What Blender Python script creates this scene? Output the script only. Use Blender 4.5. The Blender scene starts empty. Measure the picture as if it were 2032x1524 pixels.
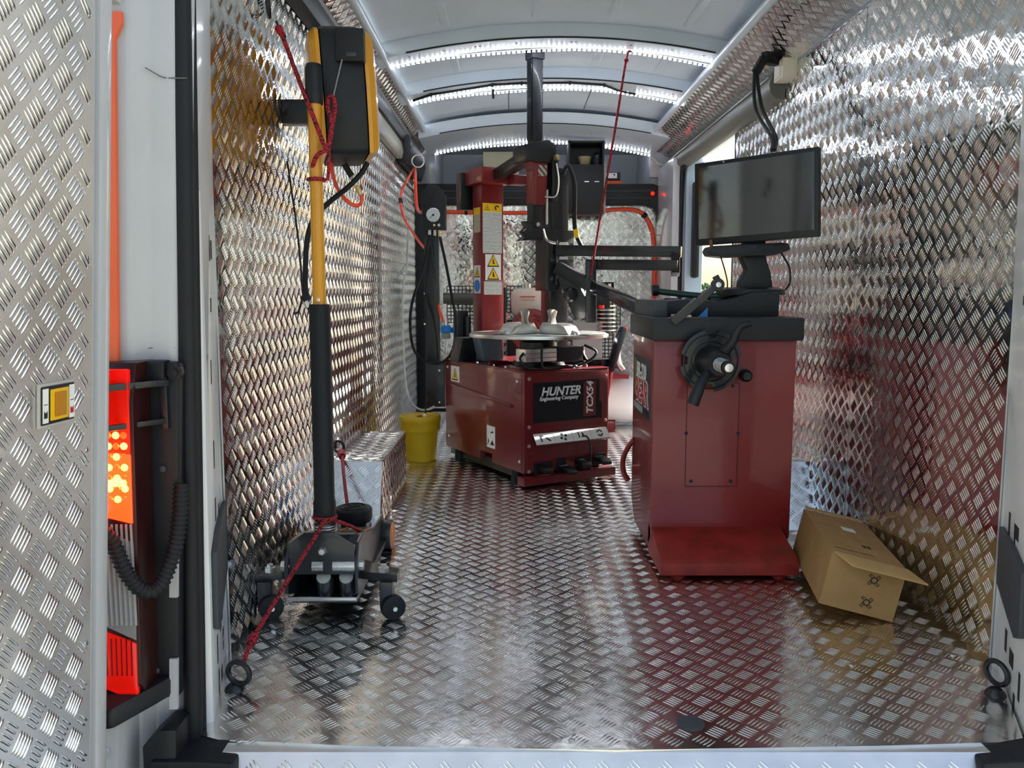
import bpy, bmesh, math, random
import numpy as np
from mathutils import Vector, Matrix
random.seed(7)
V = Vector
SC = bpy.context.scene
COL = SC.collection

# ------------------------------------------------------------------ camera
FPX, CAMZ = 1650.0, 0.87
PITCH = math.atan(185 / FPX)
cd = bpy.data.cameras.new('camera'); cam = bpy.data.objects.new('camera', cd); COL.objects.link(cam)
cd.sensor_fit = 'HORIZONTAL'; cd.sensor_width = 36; cd.lens = FPX / 2032 * 36; cd.clip_start = .05; cd.clip_end = 500
cam.location = (0, 0, CAMZ); cam.rotation_euler = (math.pi / 2 - PITCH, 0, 0)
SC.camera = cam
# ------------------------------------------------------------------ sky, sun, exposure
w = bpy.data.worlds.new('sky'); SC.world = w; w.use_nodes = True
nt = w.node_tree; nt.nodes.clear()
def N(nt, t, **k):
    n = nt.nodes.new(t)
    for a, b in k.items(): setattr(n, a, b)
    return n
wo = N(nt, 'ShaderNodeOutputWorld'); bg = N(nt, 'ShaderNodeBackground'); sk = N(nt, 'ShaderNodeTexSky')
sk.sky_type = 'NISHITA'; sk.sun_disc = False; sk.sun_elevation = math.radians(27); sk.sun_rotation = math.radians(57); sk.air_density = 1.2; sk.dust_density = 2
tc = N(nt, 'ShaderNodeTexCoord'); ns = N(nt, 'ShaderNodeTexNoise'); ns.inputs['Scale'].default_value = 2.2; ns.inputs['Detail'].default_value = 5
cr = N(nt, 'ShaderNodeValToRGB'); cr.color_ramp.elements[0].position = .42; cr.color_ramp.elements[1].position = .75; cr.color_ramp.elements[1].color = (.6, .6, .6, 1)
mx = N(nt, 'ShaderNodeMix', data_type='RGBA'); mx.inputs[7].default_value = (4.2, 4.3, 4.5, 1)
nt.links.new(tc.outputs['Generated'], ns.inputs['Vector']); nt.links.new(ns.outputs['Fac'], cr.inputs['Fac'])
nt.links.new(cr.outputs['Color'], mx.inputs[0]); nt.links.new(sk.outputs['Color'], mx.inputs[6])
nt.links.new(mx.outputs[2], bg.inputs['Color']); bg.inputs['Strength'].default_value = .19
nt.links.new(bg.outputs[0], wo.inputs['Surface'])
sl = bpy.data.lights.new('sun', 'SUN'); sl.energy = 20; sl.angle = math.radians(.6); sl.color = (1, .97, .92)
so = bpy.data.objects.new('sun', sl); COL.objects.link(so)
so.rotation_euler = V((-.72, -.46, -.45)).to_track_quat('-Z', 'Y').to_euler()
so.location = (8, -2, 8)
vs = SC.view_settings; vs.view_transform = 'Standard'; vs.look = 'None'; vs.gamma = 1; vs.use_curve_mapping = False
vs.exposure = .66
cy = SC.cycles; cy.max_bounces = 14; cy.diffuse_bounces = 6; cy.glossy_bounces = 10; cy.transmission_bounces = 6; cy.sample_clamp_indirect = 6

# ------------------------------------------------------------------ pixel helpers (frame 2032 x 1524)
_c, _s = math.cos(PITCH), math.sin(PITCH)
def ray(px, py):
    a = (px - 1016) / FPX; b = (762 - py) / FPX
    return V((a, _c + b * _s, b * _c - _s))
def at(px, py, Y):
    d = ray(px, py); return V((0, 0, CAMZ)) + d * (Y / d.y)
def atz(px, py, z=0):
    d = ray(px, py); return V((0, 0, CAMZ)) + d * ((z - CAMZ) / d.z)
def atx(px, py, x):
    d = ray(px, py); return V((0, 0, CAMZ)) + d * (x / d.x)

# ------------------------------------------------------------------ materials
def lin(h):
    if isinstance(h, str):
        r = [int(h[i:i + 2], 16) / 255 for i in (0, 2, 4)]
        return tuple(c / 12.92 if c <= .04045 else ((c + .055) / 1.055) ** 2.4 for c in r) + (1,)
    return tuple(h) + (1,)
MATS = {}
def mat(name, col, rough=.5, metal=0, coat=0, emit=None, es=0, var=.0, vs=8, bump=0, bs=60, trans=0, ior=1.45, rvar=0):
    if name in MATS: return MATS[name]
    m = bpy.data.materials.new(name); m.use_nodes = True; nt = m.node_tree
    b = nt.nodes['Principled BSDF']; I = b.inputs
    I['Base Color'].default_value = lin(col); I['Roughness'].default_value = rough; I['Metallic'].default_value = metal
    I['Coat Weight'].default_value = coat; I['Coat Roughness'].default_value = .08
    I['Transmission Weight'].default_value = trans; I['IOR'].default_value = ior
    if emit: I['Emission Color'].default_value = lin(emit); I['Emission Strength'].default_value = es
    if var or rvar or bump:
        t = N(nt, 'ShaderNodeTexCoord'); n = N(nt, 'ShaderNodeTexNoise'); n.inputs['Scale'].default_value = vs; n.inputs['Detail'].default_value = 6
        nt.links.new(t.outputs['Object'], n.inputs['Vector'])
        if var:
            h = N(nt, 'ShaderNodeMix', data_type='RGBA', blend_type='MULTIPLY'); h.inputs[0].default_value = 1
            r = N(nt, 'ShaderNodeMapRange'); r.inputs['From Min'].default_value = .3; r.inputs['From Max'].default_value = .7
            r.inputs['To Min'].default_value = 1 - var; r.inputs['To Max'].default_value = 1
            nt.links.new(n.outputs['Fac'], r.inputs['Value']); h.inputs[6].default_value = lin(col)
            nt.links.new(r.outputs[0], h.inputs[7]); nt.links.new(h.outputs[2], I['Base Color'])
        if rvar:
            r = N(nt, 'ShaderNodeMapRange'); r.inputs['From Min'].default_value = .3; r.inputs['From Max'].default_value = .7
            r.inputs['To Min'].default_value = max(.02, rough - rvar); r.inputs['To Max'].default_value = rough + rvar
            nt.links.new(n.outputs['Fac'], r.inputs['Value']); nt.links.new(r.outputs[0], I['Roughness'])
        if bump:
            n2 = N(nt, 'ShaderNodeTexNoise'); n2.inputs['Scale'].default_value = bs; n2.inputs['Detail'].default_value = 3
            nt.links.new(t.outputs['Object'], n2.inputs['Vector'])
            bm = N(nt, 'ShaderNodeBump'); bm.inputs['Strength'].default_value = bump; bm.inputs['Distance'].default_value = .01
            nt.links.new(n2.outputs['Fac'], bm.inputs['Height']); nt.links.new(bm.outputs[0], I['Normal'])
    MATS[name] = m
    return m
def stripes(name, base, ink, scale, axis='Z', thr=.5, jag=40):
    """paper with rows of tiny printed text"""
    if name in MATS: return MATS[name]
    m = bpy.data.materials.new(name); m.use_nodes = True; nt = m.node_tree; b = nt.nodes['Principled BSDF']; b.inputs['Roughness'].default_value = .5
    t = N(nt, 'ShaderNodeTexCoord'); wv = N(nt, 'ShaderNodeTexWave', wave_type='BANDS', bands_direction=axis); wv.inputs['Scale'].default_value = scale
    n = N(nt, 'ShaderNodeTexNoise'); n.inputs['Scale'].default_value = jag * 6
    nt.links.new(t.outputs['Object'], wv.inputs['Vector']); nt.links.new(t.outputs['Object'], n.inputs['Vector'])
    mu = N(nt, 'ShaderNodeMath', operation='MULTIPLY'); nt.links.new(wv.outputs['Fac'], mu.inputs[0]); nt.links.new(n.outputs['Fac'], mu.inputs[1])
    g = N(nt, 'ShaderNodeMath', operation='GREATER_THAN'); g.inputs[1].default_value = thr * .55; nt.links.new(mu.outputs[0], g.inputs[0])
    x = N(nt, 'ShaderNodeMix', data_type='RGBA'); x.inputs[6].default_value = lin(base); x.inputs[7].default_value = lin(ink)
    nt.links.new(g.outputs[0], x.inputs[0]); nt.links.new(x.outputs[2], b.inputs['Base Color'])
    MATS[name] = m; return m
def rope_mat(name, a, c, scale):
    m = bpy.data.materials.new(name); m.use_nodes = True; nt = m.node_tree; b = nt.nodes['Principled BSDF']; b.inputs['Roughness'].default_value = .8
    t = N(nt, 'ShaderNodeTexCoord'); v = N(nt, 'ShaderNodeTexVoronoi'); v.inputs['Scale'].default_value = scale
    g = N(nt, 'ShaderNodeMath', operation='GREATER_THAN'); g.inputs[1].default_value = .58
    nt.links.new(t.outputs['Object'], v.inputs['Vector']); nt.links.new(v.outputs['Distance'], g.inputs[0])
    x = N(nt, 'ShaderNodeMix', data_type='RGBA'); x.inputs[6].default_value = lin(a); x.inputs[7].default_value = lin(c)
    nt.links.new(g.outputs[0], x.inputs[0]); nt.links.new(x.outputs[2], b.inputs['Base Color'])
    MATS[name] = m; return m
def plate_mat(name, col, rough, wob):
    m = bpy.data.materials.new(name); m.use_nodes = True; nt = m.node_tree; b = nt.nodes['Principled BSDF']; I = b.inputs
    I['Metallic'].default_value = 1
    t = N(nt, 'ShaderNodeTexCoord')
    n = N(nt, 'ShaderNodeTexNoise'); n.inputs['Scale'].default_value = 7; n.inputs['Detail'].default_value = 8; nt.links.new(t.outputs['Object'], n.inputs['Vector'])
    r = N(nt, 'ShaderNodeMapRange'); r.inputs['From Min'].default_value = .3; r.inputs['From Max'].default_value = .7; r.inputs['To Min'].default_value = rough - .04; r.inputs['To Max'].default_value = rough + .07
    nt.links.new(n.outputs['Fac'], r.inputs['Value']); nt.links.new(r.outputs[0], I['Roughness'])
    r2 = N(nt, 'ShaderNodeMapRange'); r2.inputs['From Min'].default_value = .3; r2.inputs['From Max'].default_value = .75; r2.inputs['To Min'].default_value = .8; r2.inputs['To Max'].default_value = 1
    nt.links.new(n.outputs['Fac'], r2.inputs['Value'])
    h = N(nt, 'ShaderNodeMix', data_type='RGBA', blend_type='MULTIPLY'); h.inputs[0].default_value = 1; h.inputs[6].default_value = lin(col)
    nt.links.new(r2.outputs[0], h.inputs[7]); nt.links.new(h.outputs[2], I['Base Color'])
    n2 = N(nt, 'ShaderNodeTexNoise'); n2.inputs['Scale'].default_value = 22; n2.inputs['Detail'].default_value = 2; nt.links.new(t.outputs['Object'], n2.inputs['Vector'])
    bm = N(nt, 'ShaderNodeBump'); bm.inputs['Strength'].default_value = wob; bm.inputs['Distance'].default_value = .004
    nt.links.new(n2.outputs['Fac'], bm.inputs['Height']); nt.links.new(bm.outputs[0], I['Normal'])
    MATS[name] = m; return m
ALU = plate_mat('aluminium_plate', (.90, .90, .885), .085, .4)
ALUF = plate_mat('aluminium_floor', (.84, .83, .81), .16, .25)
ALUD = plate_mat('aluminium_door', (.93, .925, .91), .42, .2)
BAR = mat('aluminium_bars', (.95, .95, .935), .16, 1)
WHITE_DIM = mat('white_paint_dim', 'bcbdc0', .32, 0, .5, var=.06, vs=5)  # the van's one white, greyed so the colour carries the outer body's shade
WHITE_LIT = mat('white_paint_lit', 'eff0f0', .35, 0, .4, var=.05, vs=5)  # same van white, lightened so the colour carries extra light on the pillars
ROOF = mat('roof_paint', 'd3dee8', .36, 0, .4, var=.08, vs=4)
BLACK = mat('black_plastic', '15171d', .5, 0, var=.2, vs=20)
BLACKM = mat('black_metal', '11141a', .38, 0, .25, var=.15, vs=10)
RUBBER = mat('rubber', '121419', .62, var=.2, vs=30)
DKGREY = mat('dark_grey_plastic', '3c4046', .55, var=.1, vs=20, bump=.15, bs=300)
RED = mat('red_paint', '6c151b', .34, 0, .5, var=.14, vs=6)
RED2 = mat('red_powder_coat', '7e1a1e', .4, 0, .35, var=.14, vs=5)
REDW = mat('red_worn', '96281f', .55, 0, 0, var=.45, vs=14)
YEL = mat('yellow_paint', 'e09a1e', .35, 0, .4, var=.08, vs=6)
YELP = mat('yellow_plastic', 'd8b41c', .42, var=.12, vs=9)
ORANGE = mat('orange_film', 'f0602a', .4, 0, .3)
HOSE = mat('orange_hose', 'f5481f', .35, 0, .4, emit='f5481f', es=0)
STEEL = mat('steel', (.62, .62, .6), .25, 1, rvar=.1)
ALUM = mat('cast_aluminium', (.72, .72, .69), .33, 1, var=.12, vs=15, rvar=.08)
ZINC = mat('zinc', (.75, .75, .73), .35, 1)
BRASS = mat('brass', (.75, .55, .25), .35, 1)
PAPER = mat('paper', 'e6e6e2', .55)
INK = mat('ink', '15161a', .6)
WYEL = mat('warning_yellow', 'f2c21a', .5)
CARD = mat('cardboard', 'a5804f', .8, var=.16, vs=12, bump=.2, bs=120)
CARDL = mat('cardboard_edge', 'b9945f', .8, var=.1, vs=12)
CREAM = mat('cream_plastic', 'ddd6c6', .45)
BLUE = mat('blue_plastic', '1f7fd0', .4)
GREYP = mat('grey_plastic', '8f9290', .5)
GREYD = mat('grey_trunking', '6f7069', .42, var=.1, vs=8)
SCREEN = mat('screen_glass', '0c0d10', .07, 0, .3, ior=2.0)
ROPE = rope_mat('red_rope', 'b3192b', '2a1318', 190)
GLASS = mat('clear_lens', 'f2f4f5', .08, trans=.75, ior=1.3)
LENSR = mat('red_lens', 'e0140e', .14, trans=.35, coat=.5, emit='ff1a08', es=.25)
LENSL = mat('red_lens_lit', 'ff2a10', .15, coat=.5, emit='ff2408', es=6)
BULB = mat('lit_bulb_reflector', 'ffb030', .2, emit='ff8a20', es=22)
LED = mat('led', 'ffffff', .3, emit='eaf1ff', es=34)
GRASS = mat('grass', '84867a', .9, var=.3, vs=.8)

# ------------------------------------------------------------------ mesh builder
class MB:
    def __init__(s): s.v = []; s.f = []
    def add(s, vs, fs):
        o = len(s.v); s.v += [tuple(p) for p in vs]; s.f += [tuple(i + o for i in f) for f in fs]; return s
    def obox(s, o, a, b, c):
        o, a, b, c = V(o), V(a), V(b), V(c)
        p = [o, o + a, o + a + b, o + b, o + c, o + a + c, o + a + b + c, o + b + c]
        f = [(0, 3, 2, 1), (4, 5, 6, 7), (0, 1, 5, 4), (1, 2, 6, 5), (2, 3, 7, 6), (3, 0, 4, 7)]
        if a.cross(b).dot(c) < 0: f = [q[::-1] for q in f]
        return s.add(p, f)
    def box(s, lo, hi):
        lo, hi = V(lo), V(hi); d = hi - lo
        return s.obox(lo, (d.x, 0, 0), (0, d.y, 0), (0, 0, d.z))
    def bar(s, p0, p1, w, h, up=(0, 0, 1)):
        """rectangular bar from p0 to p1; w across, h along up"""
        p0, p1 = V(p0), V(p1); d = (p1 - p0); n = d.normalized(); u = V(up); r = n.cross(u)
        if r.length < 1e-5: r = n.cross(V((1, 0, 0)))
        r.normalize(); u = r.cross(n)
        return s.obox(p0 - r * w / 2 - u * h / 2, d, r * w, u * h)
    def cyl(s, p0, p1, r0, r1=None, n=20, caps=True):
        p0, p1 = V(p0), V(p1); r1 = r0 if r1 is None else r1
        return s.tube([p0, p1], [r0, r1], n, caps)
    def tube(s, path, r, n=10, caps=True):
        P = [V(p) for p in path]; m = len(P)
        R = r if isinstance(r, (list, tuple)) else [r] * m
        t0 = (P[1] - P[0]).normalized(); a = V((0, 0, 1)) if abs(t0.z) < .9 else V((1, 0, 0))
        u = t0.cross(a).normalized(); vs = []
        for i in range(m):
            t = (P[min(i + 1, m - 1)] - P[max(i - 1, 0)])
            t = t.normalized() if t.length > 1e-9 else t0
            u = (u - t * u.dot(t)); u = u.normalized() if u.length > 1e-6 else t.orthogonal().normalized()
            w_ = t.cross(u)
            for k in range(n):
                an = 2 * math.pi * k / n; vs.append(P[i] + (u * math.cos(an) + w_ * math.sin(an)) * R[i])
        fs = [(i * n + k, i * n + (k + 1) % n, (i + 1) * n + (k + 1) % n, (i + 1) * n + k) for i in range(m - 1) for k in range(n)]
        if caps: fs += [tuple(range(n))[::-1], tuple(range((m - 1) * n, m * n))]
        return s.add(vs, fs)
    def lathe(s, prof, o, ax=(0, 0, 1), n=28, caps=True):
        """prof: [(radius, height)] around axis ax from o"""
        o, ax = V(o), V(ax).normalized()
        u = ax.orthogonal().normalized(); w_ = ax.cross(u); vs = []
        for r, h in prof:
            for k in range(n):
                an = 2 * math.pi * k / n; vs.append(o + ax * h + (u * math.cos(an) + w_ * math.sin(an)) * max(r, 1e-5))
        m = len(prof)
        fs = [(i * n + k, i * n + (k + 1) % n, (i + 1) * n + (k + 1) % n, (i + 1) * n + k) for i in range(m - 1) for k in range(n)]
        if caps: fs += [tuple(range(n))[::-1], tuple(range((m - 1) * n, m * n))]
        return s.add(vs, fs)
    def prism(s, poly, o, u, v, d):
        """polygon poly [(a,b)] in plane o + a*u + b*v extruded by d"""
        o, u, v, d = V(o), V(u), V(v), V(d); n = len(poly)
        ar = sum(poly[i][0] * poly[(i + 1) % n][1] - poly[(i + 1) % n][0] * poly[i][1] for i in range(n))
        p = poly if ar > 0 else poly[::-1]
        lo = [o + u * a + v * b for a, b in p]; hi = [q + d for q in lo]
        fs = [tuple(range(n))[::-1], tuple(range(n, 2 * n))] + [(i, (i + 1) % n, (i + 1) % n + n, i + n) for i in range(n)]
        if u.cross(v).dot(d) < 0: fs = [f[::-1] for f in fs]
        return s.add(lo + hi, fs)
    def ring(s, o, ax, R, r, n=24, m=8, a0=0, a1=2 * math.pi, u=None):
        o, ax = V(o), V(ax).normalized(); u = V(u).normalized() if u else ax.orthogonal().normalized(); w_ = ax.cross(u)
        full = abs(a1 - a0 - 2 * math.pi) < 1e-6
        pts = [o + (u * math.cos(a0 + (a1 - a0) * i / n) + w_ * math.sin(a0 + (a1 - a0) * i / n)) * R for i in range(n + 1)]
        return s.tube(pts, r, m, not full)
    def build(s, name, m, parent=None, smooth=40, bev=0, world=True):
        me = bpy.data.meshes.new(name); me.from_pydata(s.v, [], s.f); me.update()
        if bev:
            bm = bmesh.new(); bm.from_mesh(me)
            bmesh.ops.remove_doubles(bm, verts=bm.verts, dist=1e-6)
            ed = [e for e in bm.edges if len(e.link_faces) == 2 and e.calc_face_angle(0) > .5]
            bmesh.ops.bevel(bm, geom=ed, offset=bev, segments=2, affect='EDGES', clamp_overlap=True, profile=.6)
            bm.to_mesh(me); bm.free()
        if smooth:
            me.shade_smooth(); me.set_sharp_from_angle(angle=math.radians(smooth))
        me.materials.append(m)
        o = bpy.data.objects.new(name, me); COL.objects.link(o)
        if parent is not None:
            o.parent = parent
            if parent.type == 'EMPTY' and world: o.matrix_parent_inverse = parent.matrix_basis.inverted()
        return o
def tag(o, label, cat=None, group=None, kind=None):
    if label: o['label'] = label
    if cat: o['category'] = cat
    if group: o['group'] = group
    if kind: o['kind'] = kind
    return o
def thing(name, label, cat, loc=(0, 0, 0), rz=0, group=None, kind=None):
    o = bpy.data.objects.new(name, None); COL.objects.link(o); o.empty_display_size = .05
    o.location = loc; o.rotation_euler = (0, 0, rz)
    o.matrix_basis = Matrix.Translation(V(loc)) @ Matrix.Rotation(rz, 4, 'Z')
    return tag(o, label, cat, group, kind)
def lean(o, k, z0=.87):
    """tip a piece inwards with height, as the van's sides do"""
    S = Matrix.Identity(4); S[0][2] = k; S[0][3] = -k * z0
    for q in [o] + list(o.children_recursive):
        if q.type == 'MESH': q.data.transform(S)
def spline(pts, n=8):
    """catmull-rom through pts"""
    P = [V(p) for p in pts]; out = []
    Q = [P[0] * 2 - P[1]] + P + [P[-1] * 2 - P[-2]]
    for i in range(1, len(Q) - 2):
        a, b, c_, d = Q[i - 1], Q[i], Q[i + 1], Q[i + 2]
        for k in range(n):
            t = k / n
            out.append(.5 * ((2 * b) + (c_ - a) * t + (2 * a - 5 * b + 4 * c_ - d) * t * t + (3 * b - a - 3 * c_ + d) * t ** 3))
    return out + [P[-1]]
def text(name, body, size, o, u, v, m, parent, shear=0, bold=0, depth=.0006, space=1, align='LEFT'):
    cu = bpy.data.curves.new(name, 'FONT'); cu.body = body; cu.size = size; cu.shear = shear; cu.offset = bold; cu.extrude = depth; cu.space_character = space; cu.align_x = align
    cu.resolution_u = 3
    ob = bpy.data.objects.new(name, cu)
    me = bpy.data.meshes.new_from_object(ob); bpy.data.objects.remove(ob); bpy.data.curves.remove(cu)
    u, v = V(u).normalized(), V(v).normalized(); n = u.cross(v)
    me.transform(Matrix(((u.x, v.x, n.x, o[0]), (u.y, v.y, n.y, o[1]), (u.z, v.z, n.z, o[2]), (0, 0, 0, 1))))
    me.materials.clear(); me.materials.append(m); me.name = name
    t = bpy.data.objects.new(name, me); COL.objects.link(t); t.parent = parent
    if parent.type == 'EMPTY' and not parent.get('local'): t.matrix_parent_inverse = parent.matrix_basis.inverted()
    return t
def tread(name, o, u, v, W, Hh, parent, P=.062, ok=None, scale=1.0, m=None, h=.0022):
    """raised five-bar tread pattern on the plane o + a*u + b*v, 0<=a<=W, 0<=b<=Hh"""
    o, u, v = [np.array(V(q), float) for q in (o, u, v)]; n = np.cross(u, v)
    s = P / math.sqrt(2); L, wd, pit = s * .80, s * .10, s * .185
    e1 = np.array([1, 1]) / math.sqrt(2); e2 = np.array([-1, 1]) / math.sqrt(2)
    R = int((W + Hh) / s) + 2; cs = []
    for i in range(-R, R):
        for j in range(-R, R):
            c = e1 * (i + .5) * s + e2 * (j + .5) * s
            if not (-s < c[0] < W + s and -s < c[1] < Hh + s): continue
            a, b = (e1, e2) if (i + j) % 2 == 0 else (e2, e1)
            for k in range(-2, 3):
                q = c + b * k * pit
                e = abs(a[0]) * L / 2 + .001
                if not (e < q[0] < W - e and e < q[1] < Hh - e): continue
                if ok and not ok(q[0], q[1]): continue
                cs.append((q, a, b))
    C = np.array([c[0] for c in cs]); A = np.array([c[1] for c in cs]); B = np.array([c[2] for c in cs])
    tpl = np.array([(-.5, 0, 0), (-.3, .42, 0), (.3, .42, 0), (.5, 0, 0), (.3, -.42, 0), (-.3, -.42, 0), (-.32, 0, 1), (.32, 0, 1)])
    F = [(0, 6, 1), (1, 6, 7, 2), (2, 7, 3), (3, 7, 4), (4, 7, 6, 5), (5, 6, 0)]
    F = [f[::-1] for f in F]
    p2 = C[:, None, :] + A[:, None, :] * (tpl[:, 0] * L)[None, :, None] + B[:, None, :] * (tpl[:, 1] * wd * 1.15)[None, :, None]
    pz = np.broadcast_to(tpl[:, 2] * h, p2.shape[:2])
    W3 = o + p2[..., :1] * u + p2[..., 1:] * v + pz[..., None] * n
    W3 = W3.reshape(-1, 3); k = len(cs)
    loops = np.concatenate([np.array(f) for f in F]); ll = len(loops)
    alll = (loops[None, :] + np.arange(k)[:, None] * 8).ravel()
    tot = np.tile([len(f) for f in F], k); st = np.concatenate([[0], np.cumsum(tot)[:-1]])
    me = bpy.data.meshes.new(name); me.vertices.add(len(W3)); me.vertices.foreach_set('co', W3.ravel().astype(np.float32))
    me.loops.add(len(alll)); me.loops.foreach_set('vertex_index', alll.astype(np.int32))
    me.polygons.add(len(tot)); me.polygons.foreach_set('loop_start', st.astype(np.int32)); me.polygons.foreach_set('loop_total', tot.astype(np.int32))
    me.update(calc_edges=True); me.shade_smooth(); me.materials.append(m or BAR)
    ob = bpy.data.objects.new(name, me); COL.objects.link(ob); ob.parent = parent
    if parent.type == 'EMPTY': ob.matrix_parent_inverse = parent.matrix_basis.inverted()
    ob['kind'] = 'stuff'
    return ob

# ================================================================== STRUCTURE: the van
XL, XR, CX = -.68, 1.115, .21
YB = 6.0
X, Y, Z = V((1, 0, 0)), V((0, 1, 0)), V((0, 0, 1))
ground = MB(); ground.box((-60, -60, -.75), (60, 60, -.66)); g = ground.build('ground', GRASS, smooth=0)
tag(g, 'green and yellow grass field around the van', 'ground', kind='structure')

# floor
fl = MB().prism([(-.61, 1.55), (-.575, 1.535), (-.3, 1.512), (.2, 1.497), (.7, 1.512), (.945, 1.525), (1.0, 1.54), (1.135, 1.86), (1.135, 6.0), (-.70, 6.0), (-.70, 1.95)], (0, 0, -.02), X, Y, (0, 0, .02))
floor = fl.build('floor', ALUF, smooth=0); tag(floor, 'aluminium tread plate floor of the van', 'floor', kind='structure')
def floor_ok(a, b):
    x, y = a - .68, b + 1.5
    if y < 1.56 and (x < -.52 or x > .9): return False
    if y < 1.53 - .02 * 0 and abs(x - .2) > .45: return False
    if y < 1.95 and x < -.575 - (y - 1.545) * .27: return False
    if y < 1.86 and x > .93 + (y - 1.535) * .53: return False
    if (x - .361) ** 2 + (y - 1.597) ** 2 < .035 ** 2: return False
    if y > 2.95 and y < 3.75 and (x < -.48 or x > .93): return False
    return True
tread('tread_bars', (-.68, 1.5, 0), X, Y, 1.795, 4.48, floor, ok=floor_ok, h=.0016)
for (px, py) in ((715, 1340), (1135, 1478), (475, 1490), (1690, 1320), (1890, 1300)):
    p = atz(px, min(py, 1470)); MB().lathe([(.007, 0), (.006, .002), (.003, .0028)], p).build('rivet', STEEL, floor)
# sill
sill = MB().prism([(1.497, -.004), (1.49, -.012), (1.39, -.117), (1.39, -.16), (1.53, -.16), (1.53, -.004)], (-.58, 0, 0), Y, Z, (1.53, 0, 0)).build('trim_1', ALUD, smooth=30)
tag(sill, 'bent aluminium tread plate edging on the rear sill', 'sill trim', kind='structure')
sd = V((0, -.06, -.063)).normalized()
tread('tread_bars', V((-.57, 1.49, -.0115)), X, -sd, 1.5, .001, sill) if 0 else None
tread('tread_bars', V((-.57, 1.49, -.0115) ) + sd * .135, X, -sd, 1.5, .134, sill, P=.06)
for sx, nm in ((-1, 0), (1, 1)):
    x0 = -.585 if sx < 0 else .945
    e = MB().prism([(0, 0), (.065 * -sx, -.004), (.08 * -sx, -.07), (.0, -.12), (.09 * sx, -.12), (.09 * sx, 0)], (x0, 1.56, -.002), X, Z, (0, -.1, 0)).build('trim_%d' % (2 + nm), RUBBER, smooth=0, bev=.006)
    tag(e, 'black rubber corner of the sill at the %s pillar' % ('tail lamp side' if sx < 0 else 'cardboard box side'), 'sill corner', kind='structure')

# ground box under the van
un = MB().box((-.7, 1.6, -.45), (1.15, 6.4, -.03)).build('underbody', BLACK, smooth=0); tag(un, 'dark underbody of the van', 'underbody', kind='structure')

# side walls
def sheet(wall, o, u, v, W, Hh, th=.004, ok=None, m=None):
    o, u, v = V(o), V(u), V(v); n = u.cross(v)
    p = MB().obox(o - n * th, u * W, v * Hh, n * th).build('sheet', m or ALU, wall, smooth=0)
    tread('tread_bars', o, u, v, W, Hh, p, ok=ok)
    return p
wl = thing('wall_left', 'left wall of the van lined with tread plate sheets', 'wall', (XL, 2, 0), kind='structure')
for y0, y1 in ((1.93, 3.02), (3.023, 3.82), (3.823, 5.98)):
    sheet(wl, (XL, y0, 0), Y, Z, y1 - y0, 1.80) if 0 else sheet(wl, (XL, y0, 0), Y, Z, y1 - y0, 1.77)
ud = V((.115, 0, .095)); ul = ud.length; ud.normalize()
sheet(wl, (XL + .008, 1.93, 1.795), Y, ud, 4.05, ul)
MB().box((-.80, 1.66, -.3), (XL - .006, 6.5, 2.16)).build('outer_skin', WHITE_DIM, wl, smooth=0)
wr = thing('wall_right', 'right wall of the van lined with tread plate sheets', 'wall', (XR, 2, 0), kind='structure')
for y0, y1, z0, z1 in ((1.86, 2.72, 0, 1.76), (2.723, 4.25, 0, 1.76), (4.253, 5.4, 1.68, 1.76)):
    sheet(wr, (XR, y1, z0), -Y, Z, y1 - y0, z1 - z0)
ud = V((-.205, 0, .115)); ur = ud.length; ud.normalize()
sheet(wr, (XR - .006, 5.9, 1.765), -Y, ud, 4.0, ur)
sk_ = MB().box((XR + .006, 1.66, -.3), (XR + .10, 4.24, 2.16)).box((XR + .006, 5.42, -.3), (XR + .10, 6.5, 2.16)).box((XR + .006, 4.24, 1.7), (XR + .10, 5.42, 2.16)).box((XR + .006, 4.24, -.3), (XR + .10, 5.42, -.02))
sk_.build('outer_skin', WHITE_DIM, wr, smooth=0)
MB().box((XR - .09, 5.42, 0), (XR + .004, 6.0, 1.72)).build('pillar_casing', WHITE_DIM, wr, bev=.02)
# sliding-door opening
dr = thing('door_2', 'open side door of the van with bright daylight outside', 'doorway', (XR, 4.8, 0), kind='structure')
MB().box((XR - .012, 5.36, 0), (XR + .1, 5.415, 1.68)).build('door_jamb', mat('pale_blue_paint', 'a9bccb', .35, 0, .4), dr, bev=.01)
MB().tube(spline([(XR - .03, 5.42, 0), (XR - .03, 5.42, 1.5), (XR - .03, 5.33, 1.64), (XR - .03, 5.2, 1.67), (XR - .02, 4.25, 1.675)], 8), .016, 8).build('door_seal', RUBBER, dr)
MB().box((XR + .0, 4.246, 0), (XR + .1, 4.27, 1.68)).build('door_jamb', BLACK, dr)
MB().box((XR + .02, 5.25, .95), (XR + .06, 5.36, 1.55)).build('window_bar', BLACK, dr, bev=.02)

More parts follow.
